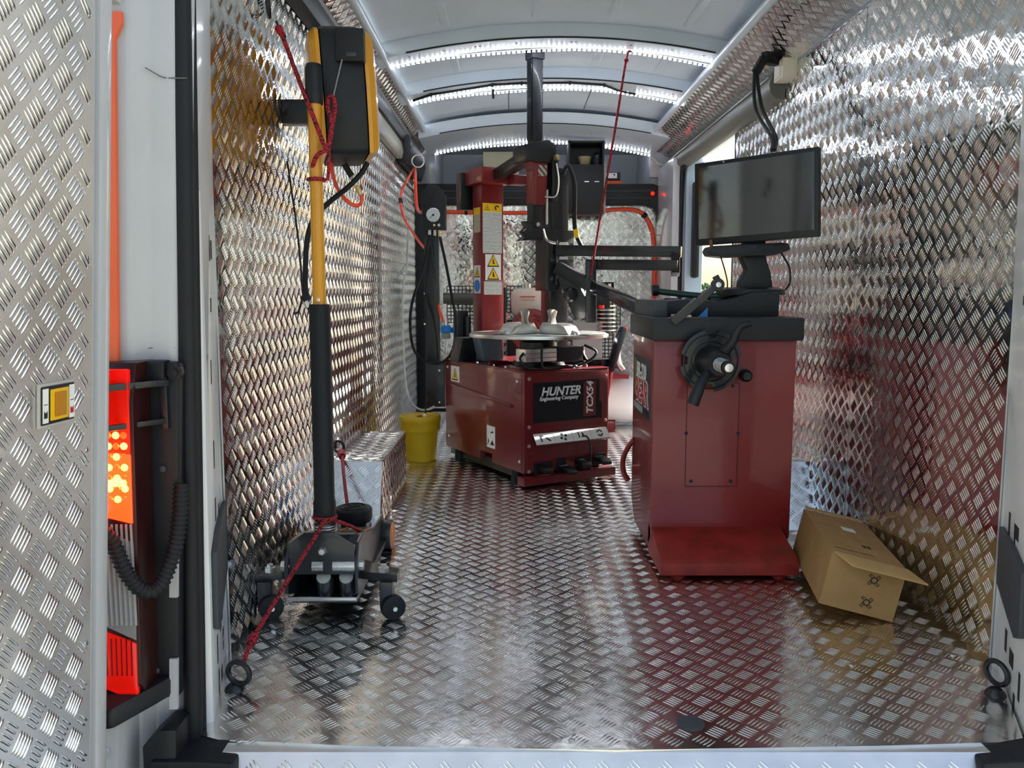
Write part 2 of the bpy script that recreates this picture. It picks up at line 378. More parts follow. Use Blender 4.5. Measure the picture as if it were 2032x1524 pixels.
# ceiling
def arch(zc, drop, hw, x): return zc - drop * ((x - CX) / hw) ** 2
ceil = thing('ceiling', 'grey painted arched steel roof of the van', 'ceiling', (CX, 4, 2), kind='structure')
xs = [CX - .80 + 1.6 * i / 24 for i in range(25)]
def archslab(y0, y1, z, drop, hw, th, xr=xs):
    b = MB(); lo = []; n = len(xr)
    vs_ = []
    for y in (y0, y1):
        for x in xr: vs_.append((x, y, arch(z, drop, hw, x)))
    for y in (y0, y1):
        for x in xr: vs_.append((x, y, arch(z, drop, hw, x) + th))
    fs = []
    for i in range(n - 1):
        fs += [(i, i + n, i + n + 1, i + 1), (2 * n + i, 2 * n + i + 1, 3 * n + i + 1, 3 * n + i), (i, i + 1, 2 * n + i + 1, 2 * n + i), (n + i + 1, n + i, 3 * n + i, 3 * n + i + 1)]
    fs += [(0, 2 * n, 3 * n, n), (n - 1, 2 * n - 1, 4 * n - 1, 3 * n - 1)]
    return b.add(vs_, fs)
# roof skin in four pressed panels with raised swages
for y0, y1 in ((1.6, 3.70), (3.705, 4.42), (4.425, 5.38), (5.385, 6.7)):
    archslab(y0, y1, 2.012, .085, .76, .03).build('roof_panel', ROOF, ceil)
for xx in (-.28, .1, .42, .74):
    for y0, y1 in ((2.2, 3.62), (3.95, 4.35)):
        z = arch(2.012, .085, .76, xx)
        MB().prism([(-.022, 0), (-.014, -.007), (.014, -.007), (.022, 0)], (xx, y0, z), X, Z, (0, y1 - y0, 0)).build('swage', ROOF, ceil)
for xx in (-.02, .45):
    MB().box((xx - .003, 4.66, arch(2.012, .085, .76, xx) - .002), (xx + .003, 5.38, arch(2.012, .085, .76, xx) + .004)).build('seam', GREYD, ceil)
RIBS = [(3.72, 3.86, 1.95, .085), (4.42, 4.60, 1.95, .085), (5.38, 6.02, 1.912, .08)]
for y0, y1, z, dp in RIBS:
    rb = archslab(y0, y1, z, dp, .76, .075).build('roof_rib', ROOF, ceil)
    # dark gap line along the rib front, screw holes
    b = MB(); pts = [(x, y0 - .004, arch(z, dp, .76, x) + .004) for x in xs[2:-2]]
    b.tube(pts, .0035, 6).build('gap_line', RUBBER, rb)
    for x in (-.45, -.30, -.16, -.14, .02, .26, .28, .52, .70, .84):
        MB().cyl((x, (y0 * .62 + y1 * .38), arch(z, dp, .76, x) - .0008), (x, y0 * .62 + y1 * .38, arch(z, dp, .76, x) + .004), .0055, n=10).build('screw_hole', INK, rb)
# side cant rails
for sx, x0 in ((-1, -.555), (1, .905)):
    MB().tube([(x0, 1.8, 1.878), (x0, 6.0, 1.878)], .018, 10).build('cant_rail', ROOF, ceil)

# bulkhead
wb = thing('wall_back', 'black bulkhead frame around an aluminium tread plate panel', 'wall', (CX, YB, 0), kind='structure')
sheet(wb, (-.64, YB - .006, .02), X, Z, 1.66, 1.46) if 0 else None
pb = MB().box((-.64, YB - .006, .02), (1.03, YB, 1.48)).build('sheet', ALU, wb, smooth=0)
tread('tread_bars', (-.64, YB - .006, .02), X, Z, 1.67, 1.46, pb, ok=lambda a, b: True)
MB().box((XL, YB, 0), (XR, YB + .03, 1.6)).build('panel', BLACK, wb, smooth=0)
# frame: bar across the top, right stile with rounded corner
fr = MB()
fr.prism([(-.68, 1.47), (.93, 1.47), (.99, 1.45), (1.02, 1.40), (1.03, 1.30), (1.03, .72), (1.07, .66), (1.07, 0), (1.115, 0), (1.115, 1.36), (1.08, 1.42), (1.06, 1.56), (1.03, 1.60), (.99, 1.615), (-.68, 1.615)], (0, YB - .06, 0), X, Z, (0, .07, 0))
fr.build('frame', BLACK, wb, bev=.008)
MB().box((-.68, YB - .05, .0), (-.60, YB, 1.5)).build('frame', BLACK, wb, bev=.01)
MB().bar((-.6, YB - .063, 1.565), (.98, YB - .063, 1.565), .006, .008).build('groove', DKGREY, wb)
MB().bar((-.6, YB - .063, 1.515), (.98, YB - .063, 1.515), .006, .006).build('groove', DKGREY, wb)
# storage niche over the cab
MB().box((XL, YB, 1.58), (XR, 6.75, 1.60)).build('shelf_board', BLACK, wb, smooth=0)
nw = mat('niche_wall', '8e9499', .3, 0, .6)
MB().prism([(6.70, 1.6), (6.62, 1.92), (6.3, 1.985), (6.3, 2.04), (6.75, 2.04), (6.75, 1.6)], (XL, 0, 0), Y, Z, (XR - XL, 0, 0)).build('niche_panel', nw, wb, smooth=30)
MB().box((XL - .0, YB, 1.58), (XL + .14, 6.7, 2.0)).build('niche_side', nw, wb, bev=.02)
MB().box((XR - .14, YB, 1.58), (XR, 6.7, 2.0)).build('niche_side', nw, wb, bev=.02)
MB().box((XR - .15, YB - .04, 1.66), (XR - .02, YB, 1.9)).build('frame', WHITE_DIM, wb, bev=.015)
for x in (-.1, .62): MB().box((x - .003, 6.618, 1.62), (x + .003, 6.63, 1.93)).build('seam', DKGREY, wb)
il = MB().lathe([(.012, 0), (.011, .01), (.004, .016)], at(1295, 384, 5.94), (0, -1, 0), 14).build('indicator_light', mat('red_led', 'ff1a10', .3, emit='ff1408', es=4), None)
tag(il, 'small glowing red indicator lamp on the bulkhead frame', 'indicator lamp')

# inner rear pillars
def pillar(name, a, b_, side, label):
    a, b_ = V(a), V(b_); d = (b_ - a); n = V((-d.y, d.x, 0)).normalized()
    if n.dot(-(a + b_) / 2) < 0: n = -n
    t = thing(name, label, 'pillar', (a.x, a.y, 0), kind='structure')
    back = V((.03 * side * -1, 0, 0))
    p = MB().obox(a - n * .03 - Z * .03, d, n * .03, Z * 2.2).build('post', WHITE_LIT, t, bev=.008)
    return t, a, d, n, p
tl, a, d, n, pp = pillar('trim_4', (-.592, 1.60, 0), (-.69, 1.955, 0), -1, 'white steel rear pillar beside the hose and jack')
MB().prism([(-.80, 1.52), (-.80, 1.9), (-.70, 1.965), (-.60, 1.61), (-.615, 1.585), (-.66, 1.55)], (0, 0, -.4), X, Y, (0, 0, 2.55)).build('post_core', WHITE_DIM, tl, smooth=0, bev=.01)
def slots(post, a, d, n, lst):
    for f, z, wf, h in lst:
        o = a + d * (f - wf / 2) + n * .0002 + Z * (z - h / 2)
        MB().obox(o - n * .001, d * wf, Z * h, n * .0016).build('slot', INK, post, smooth=0)
slots(pp, a, d, n, [(.55, 1.47, .06, .06), (.6, 1.42, .05, .035), (.45, 1.06, .05, .06), (.5, .96, .05, .055), (.62, .958, .09, .04), (.4, .70, .04, .05), (.5, .84, .06, .03), (.45, .52, .05, .06), (.45, .40, .05, .05), (.35, .20, .05, .05),
                   (.75, .14, .06, .06), (.35, .10, .05, .06), (.62, .12, .10, .03), (.8, .07, .06, .02), (.8, .04, .05, .02), (.4, .02, .05, .05), (.62, .0, .10, .03), (.7, .37, .05, .04)])
def coverpad(a, d, n, f0, f1, z0, z1, label):
    m_ = MB().prism([(f0, z0 + .02), (f0 + .12, z0), (f1, z0 + .05), (f1, z1), (f0 + .25, z1 - .01), (f0, z1 - .03)], a, d, Z, n * .012).build('cover_pad', DKGREY, None, bev=.004)
    tag(m_, label, 'cover')
coverpad(a, d, n, .08, 1.0, .165, .375, 'dark grey plastic cover pad on the pillar beside the jack')
tr, a2, d2, n2, pp2 = pillar('trim_5', (.965, 1.47, 0), (1.118, 1.868, 0), 1, 'white steel rear pillar beside the cardboard box')
MB().prism([(.975, 1.475), (1.13, 1.875), (1.2, 1.9), (1.2, 1.5)], (0, 0, -.4), X, Y, (0, 0, 2.55)).build('post_core', WHITE_DIM, tr, smooth=0, bev=.01)
slots(pp2, a2, d2, n2, [(.7, .85, .05, .02), (.8, .36, .04, .05), (.62, .36, .10, .03), (.66, .35, .03, .05), (.75, .10, .05, .05), (.6, .085, .10, .035), (.4, .06, .04, .06), (.5, -.0, .04, .05), (.68, .16, .07, .02), (.55, -.03, .08, .04), (.65, .035, .06, .02)])
coverpad(a2, d2, n2, .33, .92, .155, .34, 'dark grey plastic cover pad on the pillar beside the box')

# rear left corner of the body, outside
bc = thing('body_corner', 'white rear corner of the van body beside the open door', 'van body', (-.66, 1.55, 0), kind='structure')
MB().prism([(-.80, 1.50), (-.72, 1.49), (-.685, 1.50), (-.66, 1.525), (-.625, 1.535), (-.60, 1.56), (-.60, 1.66), (-.80, 1.66)], (0, 0, .72), X, Y, (0, 0, 1.45)).build('body_panel', WHITE_DIM, bc, bev=.006)
MB().prism([(-.80, 1.50), (-.70, 1.52), (-.60, 1.58), (-.60, 1.66), (-.80, 1.66)], (0, 0, -.5), X, Y, (0, 0, 1.25)).build('body_panel', WHITE_DIM, bc, bev=.006)
MB().tube([at(268, 134, 1.512), at(300, 152, 1.522), at(312, 155, 1.534), at(352, 155, 1.54)], .0012, 6).build('joint_line', GREYD, bc)
MB().tube([at(258, 700, 1.506), at(268, 692, 1.51), at(320, 690, 1.532), at(352, 690, 1.54)], .0012, 6).build('joint_line', GREYD, bc)
st = MB().prism([(-.722, .74), (-.7, .74), (-.702, 1.30), (-.690, 1.325), (-.690, 1.345), (-.722, 1.345)], (0, 1.484, 0), X, Z, (0, .01, 0)).build('marking_strip', ORANGE, bc, smooth=0)
tag(st, 'bright orange marking film')
bp_ = MB().box((-.73, 1.475, 1.36), (-.695, 1.50, 1.47)).build('hinge_plate', WHITE_DIM, bc, bev=.004)
MB().lathe([(.012, 0), (.012, .004), (.007, .004), (.007, .009)], (-.715, 1.475, 1.385), (0, -1, 0), 6).build('bolt', WHITE_DIM, bp_)
# seal
sea = MB(); sea.tube([(-.604, 1.555, -.3), (-.607, 1.555, 2.1)], .017, 12); sea.tube([(-.598, 1.582, -.3), (-.600, 1.582, 2.1)], .009, 10)
sea = sea.build('door_seal', RUBBER); tag(sea, 'long black rubber door seal running up the rear opening', 'door seal', kind='structure')
# black plastic surround beside the tail lamp, with upper bracket and bumper end
su = MB().prism([(-.668, .10), (-.60, .10), (-.60, .74), (-.668, .745)], (0, 1.505, 0), X, Z, (0, .03, 0)).build('lamp_surround', BLACK, bc, bev=.006)
MB().box((-.655, 1.49, .70), (-.62, 1.52, .745)).build('clip', BLACK, su, bev=.004)
MB().lathe([(.014, 0), (.014, .01), (.006, .01), (.006, .014)], at(358, 738, 1.50), (0, -1, 0), 14).build('bolt', BLACKM, su)
for px, py in ((335, 760), (340, 930), (345, 1330)):
    MB().lathe([(.006, 0), (.006, .004), (.003, .005)], at(px, py, 1.503), (0, -1, 0), 10).build('clip', DKGREY, su)
for z in (.08, .30): MB().box((-.615, 1.50, z), (-.60, 1.508, z + .10)).build('gap_panel', WHITE_DIM, su)
bu = MB().prism([(-.82, 1.36), (-.665, 1.38), (-.625, 1.47), (-.60, 1.53), (-.82, 1.53)], (0, 0, .105), X, Y, (0, 0, .04)).build('bumper_step', BLACK, bc, bev=.008)
MB().box((-.80, 1.44, -.3), (-.685, 1.56, .105)).build('body_bracket', WHITE_DIM, bc, bev=.004)
for z in (.085, .03, -.03):
    MB().lathe([(.013, 0), (.013, .004), (.007, .004), (.007, .007)], (-.713, 1.44, z), (0, -1, 0), 12).build('bolt', WHITE_DIM, bc)
MB().prism([(-.64, -.3), (-.59, -.3), (-.59, .055), (-.62, .055), (-.655, .02)], (0, 1.47, 0), X, Z, (0, .08, 0)).build('bumper_end', BLACK, bc, bev=.006)
# door hinge arm
ha = MB(); ha.bar((-.70, 1.40, .705), (-.625, 1.50, .705), .012, .012); ha.bar((-.70, 1.40, .635), (-.63, 1.50, .635), .010, .010); ha.bar((-.632, 1.50, .62), (-.632, 1.50, .715), .012, .014, X)
ha = ha.build('door_check_arm', BLACKM, bev=.002); tag(ha, 'dark steel door check arm in front of the tail lamp', 'door hinge')
MB().box((-.715, 1.385, .62), (-.69, 1.41, .74)).build('hinge_block', BLACK, ha, bev=.004)

# tail lamp
tlm = thing('tail_lamp', 'tall red and clear tail lamp glowing behind the open door', 'tail lamp', (-.72, 1.46, .145))
MB().prism([(1.452, .14), (1.435, .16), (1.435, .68), (1.452, .745), (1.53, .745), (1.53, .14)], (-.80, 0, 0), Y, Z, (.135, 0, 0)).build('housing', mat('lamp_housing', '2c0b0c', .35), tlm, bev=.004)
def lens(nm, z0, z1, m_, sl=0, y=1.432):
    return MB().prism([(-.795, z0 + sl * .5), (-.672, z0 - sl * .5), (-.672, z1 - sl * .5), (-.795, z1 + sl * .5)], (0, y, 0), X, Z, (0, .012, 0)).build(nm, m_, tlm, bev=.003)
top_l = lens('red_lens', .585, .735, LENSR, 0); 
lit = lens('lit_lens', .475, .60, LENSL, .03)
for i in range(6):
    for j in range(7):
        MB().lathe([(.0065, 0), (.005, .003), (.002, .004)], (-.75 + i * .0135, 1.432, .505 + j * .019), (0, -1, 0), 8).build('lens_dimple', LENSL if (i + j) % 2 else BULB, lit)
MB().cyl((-.735, 1.4335, .535), (-.68, 1.4335, .535), .008, n=8).build('bulb_glow', BULB, lit)
clr = lens('clear_lens', .275, .455, GLASS, .06)
MB().box((-.79, 1.447, .25), (-.675, 1.45, .47)).build('reflector', mat('lamp_reflector', (.85, .85, .86), .2, 1), clr)
for i in range(9):
    MB().bar((-.742 + i * .0085, 1.431, .46), (-.738 + i * .0085, 1.431, .275), .003, .003, Y).build('flute', GLASS, clr)
bot = lens('red_reflector', .155, .265, LENSR, .05)
for i in range(6): MB().bar((-.725 + i * .009, 1.431, .25), (-.725 + i * .009, 1.431, .18), .002, .002, Y).build('flute', mat('dark_red', '7a0c08', .3), bot)
# corrugated wiring conduit
pts = spline([at(190, 1040, 1.40), at(222, 1075, 1.41), at(250, 1135, 1.41), at(285, 1172, 1.42), at(318, 1160, 1.44), at(345, 1095, 1.47), at(356, 1030, 1.49), at(360, 960, 1.50)], 14)
L_ = [0]
for i in range(1, len(pts)): L_.append(L_[-1] + (pts[i] - pts[i - 1]).length)
fine = []; rr = []
nn = 168
for k in range(nn):
    s_ = L_[-1] * k / (nn - 1); i = max(1, min(len(pts) - 1, next((q for q in range(len(L_)) if L_[q] >= s_), len(L_) - 1)))
    t_ = (s_ - L_[i - 1]) / max(1e-9, L_[i] - L_[i - 1]); fine.append(pts[i - 1].lerp(pts[i], t_)); rr.append(.0145 if (k // 2) % 2 else .0115)
cdt = MB().tube(fine, rr, 12).build('wiring_conduit', RUBBER, smooth=60); tag(cdt, 'black corrugated wiring conduit drooping beside the tail lamp', 'conduit')

# open rear door
D0 = V((-.655, 1.36, 0)); dd = V((-.083, -1, 0)).normalized(); dn = V((-dd.y, dd.x, 0)); dn = dn if dn.x > 0 else -dn
d1 = thing('door_1', 'open rear door lined with tread plate and edged in white', 'door', (D0.x, D0.y, 0), kind='structure')
MB().obox(D0 - dn * .06 - Z * .55, dd * .92, dn * .055, Z * 2.7).build('door_shell', WHITE_DIM, d1, bev=.01)
MB().obox(D0 - dn * .02 - Z * .55, dd * .035, dn * .024, Z * 2.7).build('edge_flange', WHITE_DIM, d1, bev=.008)
o_ = D0 + dd * .90 - Z * .5
ps = MB().obox(o_ - dn * .006, -dd * .85, Z * 2.6, dn * .008).build('sheet', ALUD, d1, smooth=0)
lk = lambda a, b: not (abs(b - 1.20) < .035 and abs((.90 - a) - .145) < .05)
tread('tread_bars', o_ + dn * .002, -dd, Z, .85, 2.6, ps, ok=lk)
for z in (1.55, 1.28, .92, .62, .30, -.05): MB().lathe([(.005, 0), (.004, .002), (.002, .0025)], D0 + dd * .063 + dn * .0025 + Z * z, dn, 10).build('rivet', STEEL, ps)
# lock plate with yellow button
lo = D0 + dd * .145 + dn * .0025 + Z * .705
lp = MB().obox(lo - dd * .042 * -1 - dd * .084 - Z * .032, dd * .084, Z * .064, dn * .004).build('lock_surround', mat('lock_bezel', 'b9b4ac', .5), d1, bev=.004)
MB().obox(lo - dd * .038 - Z * .028 + dn * .004, dd * .076, Z * .056, dn * .003).build('lock_face', BLACK, lp, bev=.002)
MB().obox(lo - dd * .021 - Z * .023 + dn * .007, dd * .042, Z * .046, dn * .002).build('button_frame', mat('lock_yellow', 'e8b512', .4), lp, bev=.001)
MB().obox(lo - dd * .013 - Z * .018 + dn * .009, dd * .026, Z * .036, dn * .0025).build('button', mat('lock_amber', 'b5780f', .4), lp, bev=.002)
for k, f in enumerate((-.031, .031)):
    c_ = lo + dd * f + dn * .007
    st_ = MB().obox(c_ - dd * .0065 - Z * .025, dd * .013, Z * .05, dn * .0004).build('sticker', PAPER, lp, smooth=0)
    ic = INK if k else mat('ink_red', 'c0202c', .5)
    MB().obox(c_ - dd * .004 - Z * .018 + dn * .0004, dd * .008, Z * .008, dn * .0003).build('lock_symbol', ic, st_, smooth=0)
    MB().ring(c_ - Z * .008 + dn * .0006, dn, .0032, .0008, 12, 5, u=dd, a0=0, a1=math.pi).build('lock_symbol', ic, st_)
    MB().bar(c_ + dn * .0006 + dd * .004 + Z * .002, c_ + dn * .0006 - dd * .004 + Z * .002, .0006, .001).build('arrow_symbol', INK, st_)

lean(d1, .062); lean(bc, .045); lean(sea, .028); lean(tlm, .02, .4); lean(tl, .014); lean(tr, -.02)
for o in COL.objects:
    if o.name.startswith('cover_pad'): lean(o, .014 if o['label'].endswith('jack') else -.02)
# wheel arch boxes
def warch(name, x0, x1, label, sgn):
    t = thing(name, label, 'wheel arch', ((x0 + x1) / 2, 3.0, 0), kind='structure')
    yf0, yf1, yb = 2.96, 3.06, 3.74; zt = .235
    xi = x1  # inner edge
    MB().prism([(yf0, 0), (yf1, zt), (yb, zt), (yb, 0)], (x0, 0, 0), Y, Z, (x1 - x0, 0, 0)).build('sheet', ALUF, t, smooth=0)
    w_ = abs(x1 - x0); xl = min(x0, x1)
    tread('tread_bars', (xl, yf1, zt), X, Y, w_, yb - yf1, t)
    sv = V((0, yf1 - yf0, zt)); sl_ = sv.length; sv.normalize()
    tread('tread_bars', (xl, yf0, 0), X, sv, w_, sl_, t)
    if sgn > 0: tread('tread_bars', (x1, yf0 + .06, 0), Y, Z, yb - yf0 - .06, zt, t)
    else: tread('tread_bars', (x1, yb, 0), -Y, Z, yb - yf0 - .06, zt, t)
warch('trim_6', XL, -.485, 'left wheel arch boxed in tread plate behind the jack', 1)
warch('trim_7', XR, .925, 'right wheel arch boxed in tread plate behind the cardboard box', -1)

# ================================================================== THINGS
def disc_poly(r, n=24, a0=0): return [(r * math.cos(a0 + 2 * math.pi * i / n), r * math.sin(a0 + 2 * math.pi * i / n)) for i in range(n)]
def warn_tri(parent, c, u, v, n, s, world=True):
    """yellow warning triangle with a black border, printed on a surface"""
    T = lambda k: [(-.5 * k, -.43 * k), (.5 * k, -.43 * k), (0, .46 * k)]
    b = MB().prism(T(s), c, u, v, V(n) * .0006).build('warning_triangle', INK, parent, smooth=0, world=world)
    MB().prism(T(s * .8), V(c) + V(n) * .0005, u, v, V(n) * .0006).build('triangle_fill', WYEL, b, smooth=0)
    MB().prism([(-.05 * s, -.22 * s), (.14 * s, -.22 * s), (.06 * s, -.1 * s), (.03 * s, .12 * s), (-.04 * s, .12 * s)], V(c) + V(n) * .001, u, v, V(n) * .0005).build('pictogram', INK, b, smooth=0)
    return b

# ---------------- LED strips on the roof ribs
def led_strip(y, z, dp, n, label, gaps=()):
    t = thing('led_strip', label, 'led strip', (CX, y, z), group='LED strips on the roof ribs')
    x0, x1 = (-.545, .90) if y < 4 else (-.545, .93) if y < 5 else (-.54, .98)
    zz = lambda x: arch(z, dp, .76, x) - .004 + .004 * math.sin((x - .2) * 7)
    xs_ = [x0 + (x1 - x0) * i / 60 for i in range(61)]
    MB().tube([(x, y, zz(x) + .004) for x in xs_], .0035, 6).build('tape', PAPER, t)
    proto = None
    for i in range(n):
        x = x0 + (x1 - x0) * (i + .5) / n
        if proto is None:
            o = MB().prism([(-.0062, 0), (.0062, 0), (.003, .011), (-.003, .011)], (0, 0, -.006), X, Z, (0, .006, 0)).build('led', LED, t, smooth=0, world=False)
            proto = o.data
        else:
            o = bpy.data.objects.new('led', proto); COL.objects.link(o); o.parent = t
        o.matrix_parent_inverse = Matrix(); o.location = (x - CX, .002, zz(x) - z - .002)
    return t
led_strip(3.862, 1.95, .085, 64, 'white LED strip on the roof rib that holds the red cord')
led_strip(4.602, 1.95, .085, 64, 'white LED strip on the roof rib with the black cable')
led_strip(6.022, 1.912, .08, 60, 'white LED strip above the bulkhead shelf')
cb = MB(); zc2 = lambda x: arch(1.95, .085, .76, x) - .006
pts = [(-.52, 4.52, zc2(-.52)), (-.42, 4.47, zc2(-.42)), (-.1, 4.45, zc2(-.1)), (.05, 4.46, zc2(.05)), (.3, 4.46, zc2(.3)), (.48, 4.47, zc2(.48)), (.56, 4.56, zc2(.56)), (.66, 4.595, zc2(.66))]
cbo = MB().tube(pts, .006, 8).build('roof_cable', RUBBER); tag(cbo, 'black cable clipped along the second roof rib', 'cable')
for p in pts[1:6]: MB().lathe([(.011, -.006), (.011, .006)], p, X, 10).build('cable_clip', BLACK, cbo)
MB().bar((-.1, 4.55, zc2(-.1)), (-.1, 4.58, zc2(-.1) - .04), .012, .008).build('cable_tie', BLACK, cbo)

# ---------------- left rail: black track over grey trim
lr = thing('cable_duct', 'black cable duct along the left wall above the hose reel', 'cable duct', (XL, 2, 1.8))
MB().prism([(0, -.045), (.045, -.035), (.055, .0), (.05, .03), (.02, .04), (0, .04)], (XL + .004, 1.95, 1.775), X, Z, (0, 3.35, 0)).build('track', BLACK, lr, bev=.004)
MB().prism([(0, 0), (.012, .0), (.02, .012), (0, .02)], (XL + .035, 1.95, 1.81), X, Z, (0, 3.35, 0)).build('track_lip', GREYD, lr)
MB().prism([(0, -.05), (.03, -.05), (.04, -.01), (.03, .05), (0, .05)], (XL + .004, 3.0, 1.69), X, Z, (0, 2.0, 0)).build('grey_trim', mat('grey_trim', '9a988c', .4), lr, bev=.004)
MB().prism([(0, -.10), (.05, -.12), (.085, -.02), (.075, .05), (0, .05)], (XL + .004, 5.0, 1.73), X, Z, (0, .85, 0)).build('end_cover', BLACK, lr, bev=.01)
# right grey trunking
rt = thing('trunking', 'rounded grey trunking along the right wall above the side door', 'trunking', (XR, 3.5, 1.75))
prof = [(0, -.07), (-.035, -.066), (-.058, -.045), (-.066, -.01), (-.055, .025), (-.03, .045), (0, .05)]
MB().prism(prof, (XR - .002, 3.50, 1.715), X, Z, (0, 2.42, 0)).build('cover', GREYD, rt, smooth=60)
MB().bar((XR - .063, 3.52, 1.737), (XR - .063, 5.9, 1.737), .006, .006).build('ridge', mat('grey_light', '9a9a92', .4), rt)
MB().prism([(a * 1.04, b * 1.04) for a, b in prof], (XR - .002, 5.90, 1.715), X, Z, (0, .03, 0)).build('end_cap', GREYD, rt)
jb = thing('junction_box', 'cream plastic junction box on the right wall above the monitor', 'junction box', (XR, 3.42, 1.76))
MB().box((XR - .06, 3.36, 1.70), (XR, 3.47, 1.775)).build('body', CREAM, jb, bev=.006)
MB().box((XR - .064, 3.38, 1.71), (XR - .058, 3.45, 1.765)).build('lid', CREAM, jb, bev=.002)
# looped power leads hanging to the monitor
ml = MB()
ml.tube(spline([(1.05, 3.40, 1.77), (1.0, 3.38, 1.785), (.955, 3.36, 1.74), (.94, 3.34, 1.69), (.925, 3.25, 1.55), (.895, 2.95, 1.40), (.855, 2.80, 1.33)], 8), .007, 8)
ml.tube(spline([(1.05, 3.40, 1.76), (1.01, 3.37, 1.78), (.97, 3.36, 1.745), (.955, 3.35, 1.70), (.948, 3.25, 1.56), (.91, 2.95, 1.40), (.862, 2.80, 1.33)], 8), .007, 8)
ml.bar((1.06, 3.42, 1.78), (.985, 3.37, 1.775), .028, .045); ml.bar((.985, 3.37, 1.775), (.95, 3.355, 1.715), .02, .03)
ml = ml.build('monitor_leads', RUBBER); tag(ml, 'pair of black leads hanging from the junction box to the monitor', 'cable')

# ---------------- hose reel
HR = V((-.492, 2.46, 1.41))
hr = thing('hose_reel', 'yellow and black hose reel mounted high on the left wall', 'hose reel', (XL, 2.5, 1.3))
ax = V((.96, .27, .05)).normalized()
def reel_prof(): return [(-.21, .0), ]
fb = V((0, 1, 0)); fb = (fb - ax * fb.dot(ax)).normalized(); up = ax.cross(fb) * 1
rp = [(-.165, -.205), (.10, -.205), (.15, -.16), (.19, -.05), (.19, .08), (.15, .17), (.08, .205), (-.12, .21), (-.165, .19), (-.185, .15), (-.195, 0), (-.185, -.13)]
def rpoly(k): return [(-a * k if 0 else a * k, b * k) for a, b in rp]
band = MB().prism(rpoly(.84), HR - ax * .058, fb, up, ax * .116).build('case_band', BLACK, hr, bev=.018, smooth=50)
for sg, off in ((-1, -.058), (1, .058)):
    b_ = MB(); P0 = rpoly(.82); P1 = rpoly(.76); P2 = rpoly(.6); n_ = len(P0)
    rings = [(P0, 0), (P0, .010), (P1, .026), (P2, .034)]
    vs_ = []; o__ = HR + ax * off
    for PP, h in rings: vs_ += [o__ + fb * a + up * b + ax * sg * h for a, b in PP]
    fs = [(i * n_ + k, i * n_ + (k + 1) % n_, (i + 1) * n_ + (k + 1) % n_, (i + 1) * n_ + k) for i in range(3) for k in range(n_)] + [tuple(range(3 * n_, 4 * n_))]
    b_.add(vs_, [f if sg * (up.cross(fb)).dot(ax) < 0 else f[::-1] for f in fs]); b_.build('side_shell', YEL, hr, smooth=35)
MB().obox(at(666, 121, 2.293), (.075, 0, 0), (0, .03, 0), (0, 0, .085)).build('hose_outlet', INK, hr, bev=.004)
MB().obox(at(686, 112, 2.290), (.028, 0, 0), (0, .02, 0), (0, 0, .012)).build('roller', DKGREY, hr, bev=.003)
MB().bar(at(679, 118, 2.289), at(662, 190, 2.293), .003, .003).build('hose_stop', GREYP, hr)
MB().box((XL, 2.52, 1.36), (-.56, 2.57, 1.43)).build('wall_bracket', BLACKM, hr, bev=.006)

# hoses from the reel
bh = MB().tube(spline([at(730, 322, 2.42), at(716, 345, 2.42), at(690, 372, 2.42), at(655, 400, 2.38), at(622, 435, 2.34), at(609, 480, 2.32), at(606, 540, 2.32), at(607, 585, 2.32), at(613, 608, 2.32), at(620, 618, 2.31), at(628, 606, 2.30)], 8), .0075, 10).build('air_hose', RUBBER)
tag(bh, 'black rubber hose hanging from the reel behind the yellow handle', 'hose')
MB().cyl(at(604, 585, 2.32), at(611, 596, 2.32), .013, n=12).build('hose_nozzle', BLACK, bh)
MB().cyl(at(607, 597, 2.32), at(613, 610, 2.32), .009, n=10).build('ferrule', STEEL, bh)
MB().tube(spline([at(570, 320, 2.42), at(590, 460, 2.42), at(600, 570, 2.42), at(600, 590, 2.38), at(592, 618, 2.36), at(582, 622, 2.36)], 6), .003, 6).build('hook_wire', RUBBER, bh)
oh = MB().tube(spline([at(654, 300, 2.45), at(660, 345, 2.45), at(672, 378, 2.45), at(690, 400, 2.45), at(706, 408, 2.46), at(716, 403, 2.47), at(718, 392, 2.47), at(716, 385, 2.47)], 8), .0055, 10).build('air_hose', HOSE)
tag(oh, 'short looped orange hose below the hose reel', 'hose')
MB().cyl(at(716, 387, 2.47), at(706, 365, 2.47), .0075, n=10).build('coupling', BRASS, oh)
MB().cyl(at(706, 365, 2.47), at(698, 348, 2.46), .010, n=10).build('coupling', STEEL, oh)
MB().cyl(at(698, 350, 2.46), at(683, 325, 2.45), .009, n=10).build('hose_tail', RUBBER, oh)

# ---------------- trolley jack
JX, JY = -.505, 2.20
jk = thing('trolley_jack', 'black trolley jack with a tall yellow handle standing by the left wall', 'trolley jack', (JX, 2.4, 0))
JB = mat('jack_black', '23262a', .35, 0, .4, var=.2, vs=12)
side = [(2.13, .07), (2.13, .155), (2.17, .20), (2.26, .20), (2.50, .142), (2.78, .11), (2.80, .06), (2.72, .045), (2.20, .045)]
for x, tp_ in ((-.598, .055), (-.412, -.05)):
    MB().prism(side, (x - .005 - 2.13 * tp_, 0, 0), V((tp_, 1, 0)), Z, (.010, 0, 0)).build('side_plate', JB, jk, bev=.003)
MB().prism([(2.20, .155), (2.25, .198), (2.52, .142), (2.52, .127), (2.25, .17)], (-.588, 0, 0), Y, Z, (.165, 0, 0)).build('top_plate', JB, jk, bev=.003)
dcl = MB().obox(V((-.50, 2.34, .1805)), (.075, 0, 0), (0, .12, -.0249), (0, .0002, .001)).build('decal', mat('decal_orange', 'c9771f', .4), jk, smooth=0)
MB().obox(V((-.493, 2.35, .1788)), (.061, 0, 0), (0, .10, -.0207), (0, .0002, .0012)).build('decal_field', INK, dcl, smooth=0)
